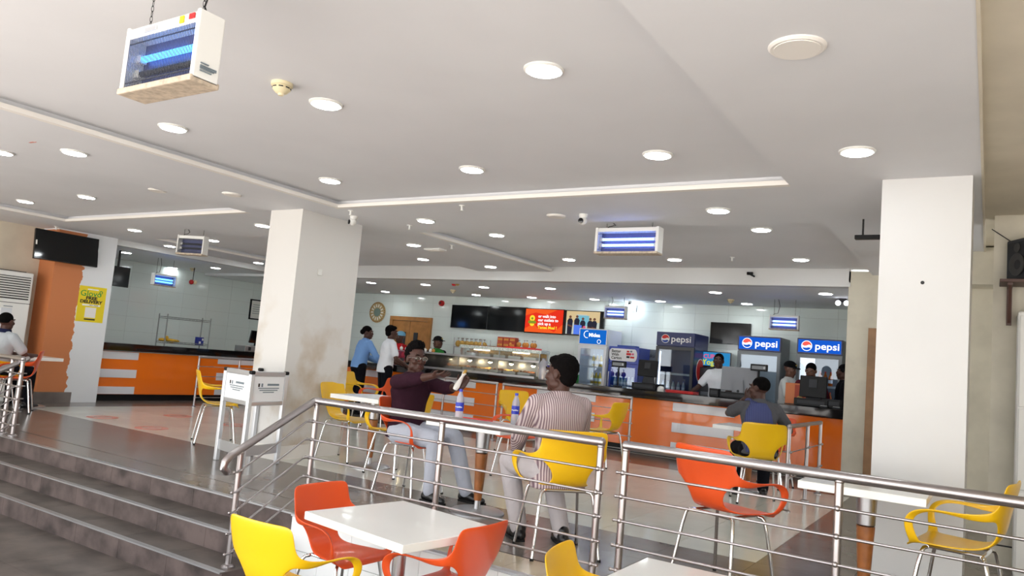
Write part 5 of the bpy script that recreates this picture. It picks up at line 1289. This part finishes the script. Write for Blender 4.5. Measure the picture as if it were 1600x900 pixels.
q = aY(1243, 605, 11.4); t = thing('menu_stand', 'orange and brown menu card in front of the worker in the cap', 'menu card', (q.x, 11.42, CT+0.001)); MB().box((-0.14, -0.01, 0), (0.14, 0.01, 0.30), 0.003).build('card', 'orange_paint', t); MB().box((-0.01, -0.0125, 0.02), (0.13, -0.01, 0.28)).build('picture', 'box_red', t); MB().lathe([(0.045, 0.0125), (0.045, 0.014)], (0.06, 0, 0.08), 18, 'Y').build('dish_print', 'food_rice', t); MB().box((-0.14, -0.05, 0), (0.14, 0.05, 0.006)).build('foot', 'black_plastic', t)
# woven plate on the back wall
a = aY(590, 488, YW-0.02); t = thing('woven_plate', 'round woven basket plate on the tiled wall above the customers', 'wall plate', (a.x, YW-0.009, a.z))
MB().lathe([(0.24, 0), (0.245, 0.02), (0.21, 0.03), (0.08, 0.022)], (0, 0, 0), 36, 'Y').build('plate', 'tan_basket', t, True)
MB().lathe([(0.10, 0.024), (0.10, 0.030), (0.02, 0.033)], (0, 0, 0), 24, 'Y').build('centre', 'basket_teal', t, True)
for k in range(14):
    an = 2*PI*k/14; MB().obox((0.155*math.cos(an), -0.030, 0.155*math.sin(an)), (0.07, 0.006, 0.028), (0, -an, 0)).build('woven_petal', 'paper', t)
for k in range(28):
    an = 2*PI*k/28; MB().obox((0.225*math.cos(an), -0.030, 0.225*math.sin(an)), (0.016, 0.006, 0.03), (0, -an, 0)).build('rim_stitch', 'food_brown', t)

# ================================================================== PEOPLE
def Rz(a): return Matrix.Rotation(a, 3, 'Z')
def Rx(a): return Matrix.Rotation(a, 3, 'X')
def Ry(a): return Matrix.Rotation(a, 3, 'Y')
def ring(c, rx, ry, R, n=20, p=2.3):
    out = []
    for k in range(n):
        a = 2*PI*k/n; ca, sa = math.cos(a), math.sin(a)
        x = math.copysign(abs(ca)**(2/p), ca)*rx; y = math.copysign(abs(sa)**(2/p), sa)*ry
        out.append(Vector(c)+R @ Vector((x, y, 0)))
    return out
def fuse(m, name, mt, voxel, smooth=3):
    me = apply_mods(m.mesh(name, mt), [('REMESH', dict(mode='VOXEL', voxel_size=voxel)), ('SMOOTH', dict(iterations=smooth, factor=0.5))])
    me.name = name; me.materials.clear(); me.materials.append(M[mt])
    for p in me.polygons: p.use_smooth = True
    return me
def obj(name, me, parent=None):
    o = bpy.data.objects.new(name, me); COL.objects.link(o)
    if parent: o.parent = parent
    return o
def ik(a, b, l1, l2, hint):
    a, b, hint = Vector(a), Vector(b), Vector(hint); d = b-a; L = min(d.length, (l1+l2)*0.995); u = d.normalized()
    x = (l1*l1-l2*l2+L*L)/(2*L); h = math.sqrt(max(l1*l1-x*x, 0)); hv = (hint-u*hint.dot(u)).normalized()
    return a+u*x+hv*h, a+u*L
def hand_parts(m, wrist, fwd, palm_n, side, curl=0.5, thumb=0.6, fan=0.10, s=1.0, curls=None):
    # five fingers on a palm; fwd = along the fingers, palm_n = the way the palm faces, side = +1 when the thumb lies towards x
    f = Vector(fwd).normalized(); n = Vector(palm_n); n = (n-f*n.dot(f)).normalized(); x = f.cross(n)*side
    W = Vector(wrist)
    P = lambda a, b, c: W+x*(a*s)+f*(b*s)+n*(c*s)
    for a in (-0.027, -0.009, 0.009, 0.027): m.capsule(P(a*0.75, 0.008, 0), 0.014*s, P(a*1.05, 0.082, -0.002), 0.0125*s, 8)
    m.capsule(P(0, -0.01, 0), 0.022*s, P(0, 0.03, 0), 0.022*s, 10)
    for i, (a, ln, r) in enumerate(((-0.031, 0.060, 0.0078), (-0.0105, 0.074, 0.0086), (0.0105, 0.080, 0.0088), (0.031, 0.072, 0.0086))):
        c = curls[i] if curls else curl*(1.12-0.06*i); ang = c*0.55; spread = fan*(a/0.031)
        p = P(a, 0.084, 0); 
        for q, seg in enumerate((0.45, 0.30, 0.25)):
            d = (f*math.cos(ang)+n*math.sin(ang)+x*(spread*math.cos(ang))).normalized(); p2 = p+d*(ln*seg*s)
            m.capsule(p, r*s*(1-0.06*q), p2, r*s*(0.94-0.07*q), 8); p = p2; ang += c
    t0 = P(0.024, 0.016, 0.004); d1 = (x*0.72+f*0.62+n*0.30*thumb).normalized(); t1 = t0+d1*0.040*s; d2 = (x*(0.45-0.3*thumb)+f*0.75+n*0.45*thumb).normalized(); t2 = t1+d2*0.032*s; d3 = (x*(0.2-0.3*thumb)+f*0.8+n*0.5*thumb).normalized(); t3 = t2+d3*0.024*s
    m.capsule(t0, 0.0145*s, t1, 0.0105*s, 8).capsule(t1, 0.0105*s, t2, 0.0095*s, 8).capsule(t2, 0.0095*s, t3, 0.008*s, 8)
def head_parts(m, c, R, s=1.0, beard=False):
    P = lambda x, y, z: Vector(c)+R @ (Vector((x, y, z))*s)
    E = lambda p, r: m.ell(P(*p), tuple(q*s for q in r), 16, 12, R)
    E((0, -0.018, 0.032), (0.073, 0.093, 0.083)); E((0, 0.022, -0.030), (0.059, 0.064, 0.082)); E((0, 0.040, -0.070), (0.044, 0.044, 0.040)); E((0, 0.066, -0.094), (0.022, 0.020, 0.018))
    for q in (-1, 1):
        E((q*0.036, 0.058, -0.018), (0.026, 0.026, 0.024)); E((q*0.0755, -0.008, -0.004), (0.010, 0.020, 0.031)); E((q*0.031, 0.076, 0.030), (0.024, 0.012, 0.009)); E((q*0.013, 0.092, -0.026), (0.011, 0.012, 0.009))
        E((q*0.046, 0.012, -0.062), (0.022, 0.040, 0.030))
    m.capsule(P(0, 0.080, 0.018), 0.009*s, P(0, 0.099, -0.022), 0.0135*s, 10)
    E((0, 0.082, -0.051), (0.025, 0.013, 0.0075)); E((0, 0.080, -0.064), (0.022, 0.013, 0.0085))
def figure(label, loc, face, sit=False, lean=0.0, side=0.0, head_yaw=0.0, head_pitch=0.0, head_roll=0.0, scale=1.0, skin='skin_deep', shirt='shirt_black', sleeve='short', trousers='trousers_black',
           hair='short', hat=None, hands=None, knees=None, feet=None, elbow=None, voxel=0.011, seat_z=0.455, finger=None, female=False, hip_dx=0.0, width=1.0, tuck=False, hem=None, collar=True, legs=True, twist=0.0, neck_fwd=0.0, head_s=1.06):
    S = 1.0
    hz = (seat_z+0.095) if sit else 0.93
    hip = Vector((0, 0, hz))
    U = Rz(twist) @ Ry(side) @ Rx(-lean)
    up = lambda x, y, z: hip+U @ Vector((x, y, z))
    sw = 0.168*width; neck = up(0, -0.005+neck_fwd*0.3, 0.50); shl = [up(-sw, -0.005, 0.425), up(sw, -0.005, 0.425)]
    hc = up(0, 0.012+neck_fwd, 0.50)+Vector((0, 0, 0.135))
    HR = head_s*(Rz(twist+head_yaw) @ Rx(head_pitch) @ Ry(head_roll))
    hips = [Vector((-0.095, 0.0, hz-0.02)), Vector((0.095, 0.0, hz-0.02))]
    if knees is None: knees = [Vector((-0.15, 0.43, seat_z+0.055)), Vector((0.15, 0.43, seat_z+0.055))] if sit else [Vector((-0.10, 0.02, 0.50)), Vector((0.10, 0.02, 0.50))]
    if feet is None: feet = [Vector((-0.15, 0.43, 0.075)), Vector((0.15, 0.43, 0.075))] if sit else [Vector((-0.11, -0.03, 0.075)), Vector((0.11, -0.03, 0.075))]
    knees = [Vector(k) for k in knees]; feet = [Vector(f) for f in feet]
    if hands is None: hands = [(-0.27, 0.10, hz-0.10), (0.27, 0.10, hz-0.10)]
    hands = [Vector(h) for h in hands]
    elbow = elbow or [(-0.6, -0.7, -0.6), (0.6, -0.7, -0.6)]
    arms = []
    for i in (0, 1):
        e, wv = ik(shl[i], hands[i], 0.29, 0.255, elbow[i]); arms.append((shl[i], e, wv))
    tors = [(0.165, 0.115, -0.06), (0.168, 0.118, 0.02), (0.152*(0.92 if female else 1), 0.105, 0.15), (0.160, 0.112, 0.25), (0.170*width, 0.115, 0.34), (0.155*width, 0.100, 0.415), (0.110*width, 0.080, 0.465), (0.060, 0.058, 0.515)]
    def torso(m, g=0.0, z0=-9, z1=9, top=0.0):
        R = U; rings = []
        for rx, ry, z in tors:
            if z < z0 or z > z1: continue
            b = U if z > 0.0 else Rz(twist*0.3)
            rings.append(ring(hip+b @ Vector((0, -0.008, z)), rx+g, ry+g, b))
        m.loft(rings)
        for i in (0, 1): m.ell(arms[i][0], (0.056+g*0.7,)*3, 14, 10).capsule(up(0, -0.015, 0.463), 0.052+g*0.7, arms[i][0], 0.050+g*0.7, 12)
        return m
    # ---- body: one continuous surface
    b = MB(); torso(b)
    b.capsule(neck-U @ Vector((0, 0, 0.03)), 0.062, hc+HR @ Vector((0, -0.02, -0.06)), 0.052, 14)
    head_parts(b, hc, HR)
    for i in (0, 1):
        s_, e, wv = arms[i]
        b.capsule(s_, 0.054, s_.lerp(e, 0.5), 0.050, 12).capsule(s_.lerp(e, 0.5), 0.050, e, 0.040, 12).capsule(e, 0.041, e.lerp(wv, 0.35), 0.040, 12).capsule(e.lerp(wv, 0.35), 0.040, wv, 0.027, 12)
        fg = (finger or [None, None])[i] or {}
        fw = Vector(fg['fwd']) if 'fwd' in fg else (wv-e); pn = Vector(fg.get('palm', (0, 0, -1)))
        if abs(fw.normalized().dot(pn.normalized())) > 0.93: pn = Vector((0, 0.3, -1)) if abs(fw.z) < 0.8 else Vector((-1 if i else 1, 0, 0))
        hand_parts(b, wv, fw, pn, fg.get('side', -1 if i == 0 else 1)*1, fg.get('curl', 0.45), fg.get('thumb', 0.5), fg.get('fan', 0.10), 1.0, fg.get('curls'))
        if legs: b.capsule(hips[i], 0.088, knees[i], 0.058, 14).capsule(knees[i], 0.056, knees[i].lerp(feet[i], 0.35), 0.055, 12).capsule(knees[i].lerp(feet[i], 0.35), 0.055, feet[i], 0.036, 12)
        if legs: b.capsule(feet[i]+Vector((0, -0.02, -0.03)), 0.036, feet[i]+Vector((0.015*(1 if i else -1), 0.13, -0.045)), 0.028, 10)
    body = obj('person', fuse(b, 'person', skin, voxel))
    tag(body, label, 'person'); body.location = loc; body.rotation_euler = (0, 0, math.radians(face)); body.scale = (scale,)*3
    # ---- shirt
    g = 0.013; m = MB(); torso(m, g+0.004, -0.2, 0.48)
    if collar:
        m.loft([ring(hip+U @ Vector((0, -0.008, 0.46)), 0.105, 0.085, U), ring(neck+U @ Vector((0, -0.004, 0.018)), 0.070, 0.068, U)])
    for i in (0, 1):
        s_, e, wv = arms[i]
        m.capsule(s_, 0.054+g, s_.lerp(e, 0.55), 0.054+g, 12)
        if sleeve != 'short': m.capsule(s_.lerp(e, 0.5), 0.054+g, e, 0.047+g, 12)
        else: m.capsule(s_.lerp(e, 0.5), 0.054+g, s_.lerp(e, 0.70), 0.056+g, 12)
        if sleeve == 'long': m.capsule(e, 0.050+g, e.lerp(wv, 0.5), 0.043+g, 12).capsule(e.lerp(wv, 0.5), 0.043+g, e.lerp(wv, 0.93), 0.030+g, 12)
        if sleeve == 'half': m.capsule(e, 0.050+g, e.lerp(wv, 0.30), 0.045+g, 12)
    if hem:
        m.loft([ring(hip+Vector((0, -0.008, 0.0)), 0.183, 0.135, Rz(0)), ring(hip+Vector((0, -0.012, -hem)), 0.195, 0.150, Rz(0))])
    if not sit and not tuck: m.loft([ring(hip+Vector((0, -0.008, 0.03)), 0.180, 0.132, Rz(0)), ring(hip+Vector((0, -0.008, -0.10)), 0.186, 0.140, Rz(0))])
    obj('shirt', fuse(m, 'shirt', shirt, max(voxel, 0.009), 8), body)
    # ---- trousers and shoes
    if legs:
        m = MB(); m.loft([ring(hip+Vector((0, -0.01, -0.10 if not sit else -0.08)), 0.172, 0.132, Rz(0)), ring(hip+Vector((0, -0.008, 0.055)), 0.170, 0.120, Rz(0))])
        for i in (0, 1):
            an = knees[i].lerp(feet[i], 0.96)
            m.capsule(hips[i], 0.108, hips[i].lerp(knees[i], 0.5), 0.092, 14).capsule(hips[i].lerp(knees[i], 0.5), 0.092, knees[i], 0.075, 14).capsule(knees[i], 0.075, knees[i].lerp(feet[i], 0.5), 0.070, 12).capsule(knees[i].lerp(feet[i], 0.5), 0.070, an, 0.062, 12)
        obj('trousers', fuse(m, 'trousers', trousers, max(voxel, 0.009), 3), body)
        for i in (0, 1):
            f = feet[i]; z0 = f.z-0.075; o = 0.02*(1 if i else -1); d = (feet[i]-knees[i]); 
            m = MB().capsule(f+Vector((0, -0.045, -0.032)), 0.040, f+Vector((o*0.5, 0.05, -0.030)), 0.042, 12).capsule(f+Vector((o*0.5, 0.05, -0.034)), 0.042, f+Vector((o, 0.155, -0.046)), 0.030, 12).capsule(f+Vector((0, -0.02, -0.01)), 0.044, f+Vector((0, -0.015, 0.02)), 0.046, 12)
            me = fuse(m, 'shoe', 'shoe_black', 0.008, 3)
            for v in me.vertices: v.co.z = max(v.co.z, z0+0.004)
            so = obj('shoe', me, body)
            MB().poly([(f.x+o*0.5+sx*0.036+o*k, f.y+yy) for sx, yy, k in ((-1, -0.07, 0), (1, -0.07, 0), (1.15, 0.08, 0.3), (0.8, 0.18, 0.6), (-0.6, 0.185, 0.6), (-1.1, 0.09, 0.3))], (z0, z0+0.016), 'Z').build('sole', 'rubber', so)
    # ---- head dress, eyes
    P = lambda x, y, z: hc+HR @ Vector((x, y, z))
    for q in (-1, 1):
        e = MB().ell(P(q*0.031, 0.0805, 0.010), (0.0105, 0.0080, 0.0062), 12, 8, HR).build('eye', 'eye_white', body, True)
        MB().ell(P(q*0.031, 0.0865, 0.010), (0.0056, 0.0040, 0.0062), 10, 8, HR).build('iris', 'eye_dark', e, True)
        MB().tube([P(q*0.014, 0.088, 0.034), P(q*0.032, 0.089, 0.039), P(q*0.050, 0.078, 0.032)], [0.003, 0.0042, 0.002], 6).build('eyebrow', 'hair_black', body, True)
    MB().ell(P(0, 0.090, -0.052), (0.022, 0.008, 0.0055), 14, 8, HR).ell(P(0, 0.0885, -0.0635), (0.019, 0.008, 0.0065), 14, 8, HR).build('lips', 'lip', body, True)
    if hair:
        m = MB()
        if hair == 'short': m.ell(P(0, -0.024, 0.040), (0.0765, 0.0935, 0.083), 20, 14, HR)
        if hair == 'tall': m.ell(P(0, -0.040, 0.052), (0.081, 0.092, 0.086), 20, 14, HR).ell(P(0, -0.006, 0.116), (0.068, 0.074, 0.044), 16, 10, HR).ell(P(0, -0.07, 0.0), (0.064, 0.045, 0.06), 16, 10, HR)
        if hair == 'fade': m.ell(P(0, -0.030, 0.047), (0.0785, 0.096, 0.087), 20, 14, HR).ell(P(0, -0.055, 0.0), (0.066, 0.062, 0.075), 16, 10, HR).ell(P(0, 0.03, 0.085), (0.058, 0.05, 0.035), 16, 10, HR)
        if hair == 'bun': m.ell(P(0, -0.024, 0.042), (0.079, 0.096, 0.084), 20, 14, HR).ell(P(0, -0.10, 0.01), (0.05, 0.05, 0.05), 14, 10, HR)
        if hair == 'scarf': m.ell(P(0, -0.022, 0.036), (0.082, 0.099, 0.090), 20, 14, HR).ell(P(0, -0.05, -0.05), (0.066, 0.06, 0.10), 16, 12, HR)
        me = fuse(m, 'hair', 'cap_black' if hair == 'scarf' else 'hair_black', 0.006, 2)
        if hair in ('tall', 'fade'):
            for v in me.vertices:
                nn = noise.noise(v.co*60)+0.6*noise.noise(v.co*140); v.co += (v.co-hc).normalized()*(0.011*nn if hair == 'tall' else 0.004*nn)
        obj('headscarf' if hair == 'scarf' else 'hair', me, body)
    if hat in ('cap', 'net'):
        mt = 'cap_black' if hat == 'cap' else 'hairnet_blue'
        m = MB().ell(P(0, -0.016, 0.058), (0.086, 0.106, 0.080), 20, 14, HR)
        me = fuse(m, 'cap', mt, 0.008, 2)
        for v in me.vertices:
            l = HR.inverted() @ (v.co-hc)
            if l.z < 0.040: l.z = 0.040; v.co = hc+HR @ l
        cp = obj('cap' if hat == 'cap' else 'hairnet', me, body)
        if hat == 'cap':
            pk = [P(0.078*math.cos(a), 0.072+0.085*math.sin(a), 0.046-0.012*math.sin(a)) for a in [PI*k/10 for k in range(11)]]
            vs = pk+[p+HR @ Vector((0, 0, 0.008)) for p in pk]; n = len(pk)
            MB().add(vs, [tuple(range(n)), tuple(reversed(range(n, 2*n)))]+[(k, (k+1) % n, n+(k+1) % n, n+k) for k in range(n)]).build('peak', mt, cp)
            MB().ell(P(0, 0.092, 0.085), (0.018, 0.006, 0.014), 12, 8, HR).build('cap_badge', 'gold_plastic', cp, True)
    FIG['hc'], FIG['HR'], FIG['body'], FIG['arms'], FIG['hip'], FIG['U'] = hc, HR, body, arms, hip, U
    return body
FIG = {}
def world_to(loc, face, p, scale=1.0):
    v = (Vector(p)-Vector(loc)); a = -math.radians(face); return Vector((v.x*math.cos(a)-v.y*math.sin(a), v.x*math.sin(a)+v.y*math.cos(a), v.z))/scale

# --- man in maroon, talking and waving his right hand, snack in the left
L1, F1 = (-4.42, 5.33, 0.0), -92
h_r = world_to(L1, F1, (-3.83, 4.98, 1.08)); h_l = world_to(L1, F1, (-3.66, 5.30, 0.98))
man1 = figure('person in a maroon shirt with glasses, seated, raising one hand and holding a snack', L1, F1, True, lean=0.05, head_yaw=math.radians(-22), head_s=1.08, scale=1.0, skin='skin_deep', shirt='shirt_maroon', sleeve='half', trousers='trousers_grey', hair='tall',
    hands=[h_l, h_r], elbow=[(-0.5, -0.3, -0.9), (0.75, -0.1, -0.25)], knees=[(-0.14, 0.45, 0.53), (0.13, 0.46, 0.52)], feet=[(-0.16, 0.62, 0.075), (0.12, 0.44, 0.075)],
    voxel=0.0065, seat_z=0.455, width=1.18, hem=0.07,
    finger=[dict(fwd=world_to(L1, F1, (0.35+L1[0], 0.12+L1[1], 0.9)), palm=world_to(L1, F1, (L1[0]+0.2, L1[1]-1, 0.1)), curls=[1.05, 1.0, 0.9, 0.75], thumb=0.9), dict(fwd=world_to(L1, F1, (1.0+L1[0], -0.1+L1[1], 0.12)), palm=world_to(L1, F1, (L1[0], L1[1]+0.3, 1.0)), curl=0.25, fan=0.22, thumb=0.2)])
hc, HR = FIG['hc'], FIG['HR']; P = lambda x, y, z: hc+HR @ Vector((x, y, z))
gl = MB()
for q in (-1, 1):
    gl.tube([P(q*0.032+0.022*math.cos(a), 0.098-0.004*math.cos(a)*q*q, 0.008+0.0155*math.sin(a)) for a in [2*PI*k/20 for k in range(20)]], 0.0018, 6, True)
    gl.tube([P(q*0.058, 0.096, 0.012), P(q*0.072, 0.05, 0.012), P(q*0.078, -0.01, 0.010)], 0.0018, 6)
gl.tube([P(-0.009, 0.101, 0.012), P(0, 0.104, 0.015), P(0.009, 0.101, 0.012)], 0.0018, 6)
go = gl.build('glasses', 'chrome', man1, True)
for q in (-1, 1): MB().ell(P(q*0.032, 0.098, 0.008), (0.0215, 0.0015, 0.015), 16, 8, HR).build('lens', 'sheet_glass', go, True)
wl = FIG['arms'][0][2]; e1 = FIG['arms'][0][1]
wp = Vector((math.cos(math.radians(F1))*wl.x-math.sin(math.radians(F1))*wl.y+L1[0], math.sin(math.radians(F1))*wl.x+math.cos(math.radians(F1))*wl.y+L1[1], wl.z))
t = thing('snack', 'pale roll in white paper held by the man in maroon', 'snack', wp+Vector((0.02, -0.05, 0.06)), 0.0)
MB().capsule((0.03, 0, 0.06), 0.014, (0.045, 0, 0.085), 0.013, 10).build('roll', 'snack', t, True)
m = MB().loft([ring((-0.05+0.085*k/5, 0, -0.08+0.15*k/5), 0.020+0.010*math.sin(k*1.3), 0.017+0.006*math.cos(k*2.0), Ry(0.5), 12, 2) for k in range(6)])
m.build('paper_wrap', 'paper', t, True)
# --- man in the striped shirt
L2, F2 = (-2.46, 4.60, 0.0), 52
man2 = figure('person in a striped shirt seated with back to the camera, looking left', L2, F2, True, lean=0.10, twist=0.12, head_yaw=math.radians(30), head_s=1.10, scale=1.0, skin='skin_deep', shirt='shirt_striped', sleeve='long', trousers='trousers_khaki', hair='fade',
    hands=[(-0.16, 0.40, 0.62), (0.14, 0.42, 0.66)], elbow=[(-0.8, -0.5, -0.7), (0.8, -0.5, -0.7)], knees=[(-0.20, 0.42, 0.53), (0.12, 0.44, 0.53)], feet=[(-0.13, 0.30, 0.075), (0.14, 0.16, 0.075)], voxel=0.0065, width=1.10, hem=0.13)
# --- customers at the counter
figure('person in a light blue shirt leaning on the counter, seen from behind', (-10.02, 10.52, 0), -20, False, lean=0.22, head_yaw=math.radians(-45), scale=0.99, shirt='shirt_blue', sleeve='long', trousers='trousers_black', hair='bun', hands=[(-0.12, 0.46, 1.0), (0.26, 0.44, 1.0)], tuck=True, voxel=0.011)
w3 = figure('person in a white polo shirt standing at the counter, seen from behind', (-9.27, 10.42, 0), -28, False, lean=0.10, head_yaw=math.radians(-8), scale=1.0, shirt='polo_white', trousers='trousers_black', hair='fade', hands=[(-0.20, 0.34, 1.0), (0.28, 0.30, 0.98)], voxel=0.011)
# --- servers behind the counter
pz = 0.0
figure('person in a red shirt with a blue hairnet behind the counter', (aY(625, 535, 12.0).x, 12.0, pz), 175, False, shirt='shirt_red', hat='net', hair=None, scale=0.97, hands=[(-0.13, 0.34, 1.05), (0.13, 0.34, 1.05)], voxel=0.012)
q = aY(676, 540, 12.0)
figure('server in a black cap behind the low serving screen, left of the other capped server', (q.x-0.12, 12.3, pz), 190, False, shirt='shirt_black', hat='cap', hair=None, scale=0.94, hands=[(-0.13, 0.34, 1.05), (0.13, 0.34, 1.05)], voxel=0.012)
figure('server in a black cap and green shirt behind the low serving screen', (q.x+0.22, 11.88, pz), -85, False, head_yaw=math.radians(-10), shirt='shirt_green', hat='cap', hair=None, scale=0.94, hands=[(-0.13, 0.34, 1.05), (0.13, 0.34, 1.05)], voxel=0.012)
q = aY(1113, 570, 11.85)
figure('cashier in a white short sleeved shirt beside the silver computer', (q.x+0.11, 11.9, pz), 165, False, lean=0.08, head_yaw=math.radians(25), shirt='polo_white', hair='short', scale=0.97, hands=[(-0.28, 0.36, 1.02), (0.26, 0.40, 1.03)], voxel=0.011)
q = aY(1226, 584, 11.85)
figure('worker in a black cap and pale shirt looking right, behind the counter', (q.x, 12.08, pz), -100, False, lean=0.05, head_yaw=math.radians(-15), head_pitch=-0.15, shirt='shirt_pale', hat='cap', hair=None, skin='skin_brown', scale=0.94, hands=[(-0.13, 0.34, 1.05), (0.13, 0.34, 1.05)], voxel=0.011)
q = aY(1270, 580, 11.85)
figure('server in dark clothes mostly hidden behind the right till', (q.x, 11.80, pz), 178, False, lean=0.15, head_pitch=-0.35, shirt='sleeve_maroon', sleeve='long', hair='short', skin='skin_brown', scale=0.94, hands=[(-0.17, 0.34, 1.02), (0.17, 0.34, 1.02)], voxel=0.011)
q = aY(1311, 580, 11.8)
figure('woman in black with a black headscarf at the right end of the counter', (q.x+0.03, 12.08, pz), 105, False, head_yaw=math.radians(10), shirt='shirt_black', sleeve='long', hair='scarf', female=True, scale=0.955, hands=[(-0.12, 0.28, 1.05), (0.12, 0.28, 1.05)], voxel=0.011)
# --- seated customer with the blue jacket, right
L5, F5 = (-2.03, 8.22, 0.0), 25
m5 = figure('person in grey tee with blue jacket over the back, seated before the tills', L5, F5, True, lean=0.18, twist=0.10, head_yaw=math.radians(45), shirt='tee_grey', trousers='trousers_black', hair='short', hands=[(-0.10, 0.30, 1.06), (0.22, 0.40, 0.76)], elbow=[(-0.9, 0.3, -0.9), (0.8, -0.4, -0.6)], voxel=0.0085, seat_z=0.455, width=1.05, hem=0.06,
    finger=[dict(fwd=(0.4, 0.1, 0.8), palm=(0.4, -0.6, 0.2), curl=0.8), None])
U, hip = FIG['U'], FIG['hip']
rg = [ring(hip+U @ Vector((-0.03, -0.095, z)), rx, ry, U, 20, 2.4) for z, rx, ry in ((-0.06, 0.13, 0.075), (0.10, 0.150, 0.090), (0.25, 0.150, 0.095), (0.38, 0.130, 0.088), (0.46, 0.08, 0.07))]
m = MB().loft(rg).capsule(hip+U @ Vector((-0.06, -0.05, 0.42)), 0.07, hip+U @ Vector((-0.10, 0.02, 0.48)), 0.05, 12)
jk = obj('jacket', fuse(m, 'jacket', 'denim_blue', 0.009, 3), m5); jk['label'] = 'blue jacket hung over the back and shoulder'
# --- person at the left edge
p = aY(8, 560, 5.0)
figure('person in a light grey shirt with navy collar, seen from behind at the left edge', (-11.35, 4.95, 0), 20, True, lean=0.12, head_yaw=math.radians(5), shirt='shirt_lightgrey', trousers='trousers_black', hair='short', hands=[(-0.15, 0.42, 0.74), (0.2, 0.42, 0.74)], voxel=0.010)
cl = MB().loft([ring(FIG['hip']+FIG['U'] @ Vector((0, -0.008, 0.478)), 0.098, 0.086, FIG['U']), ring(FIG['hip']+FIG['U'] @ Vector((0, -0.004, 0.532)), 0.076, 0.074, FIG['U'])]).build('collar', 'navy_cloth', FIG['body'], True)
chair('y', -11.33, 4.90, 20, 'yellow armchair at the left edge in which the person in grey sits')
table('white table at the far left in front of the person in grey', (-11.55, 5.52, 0), 0.62, 0.5, 0.72)
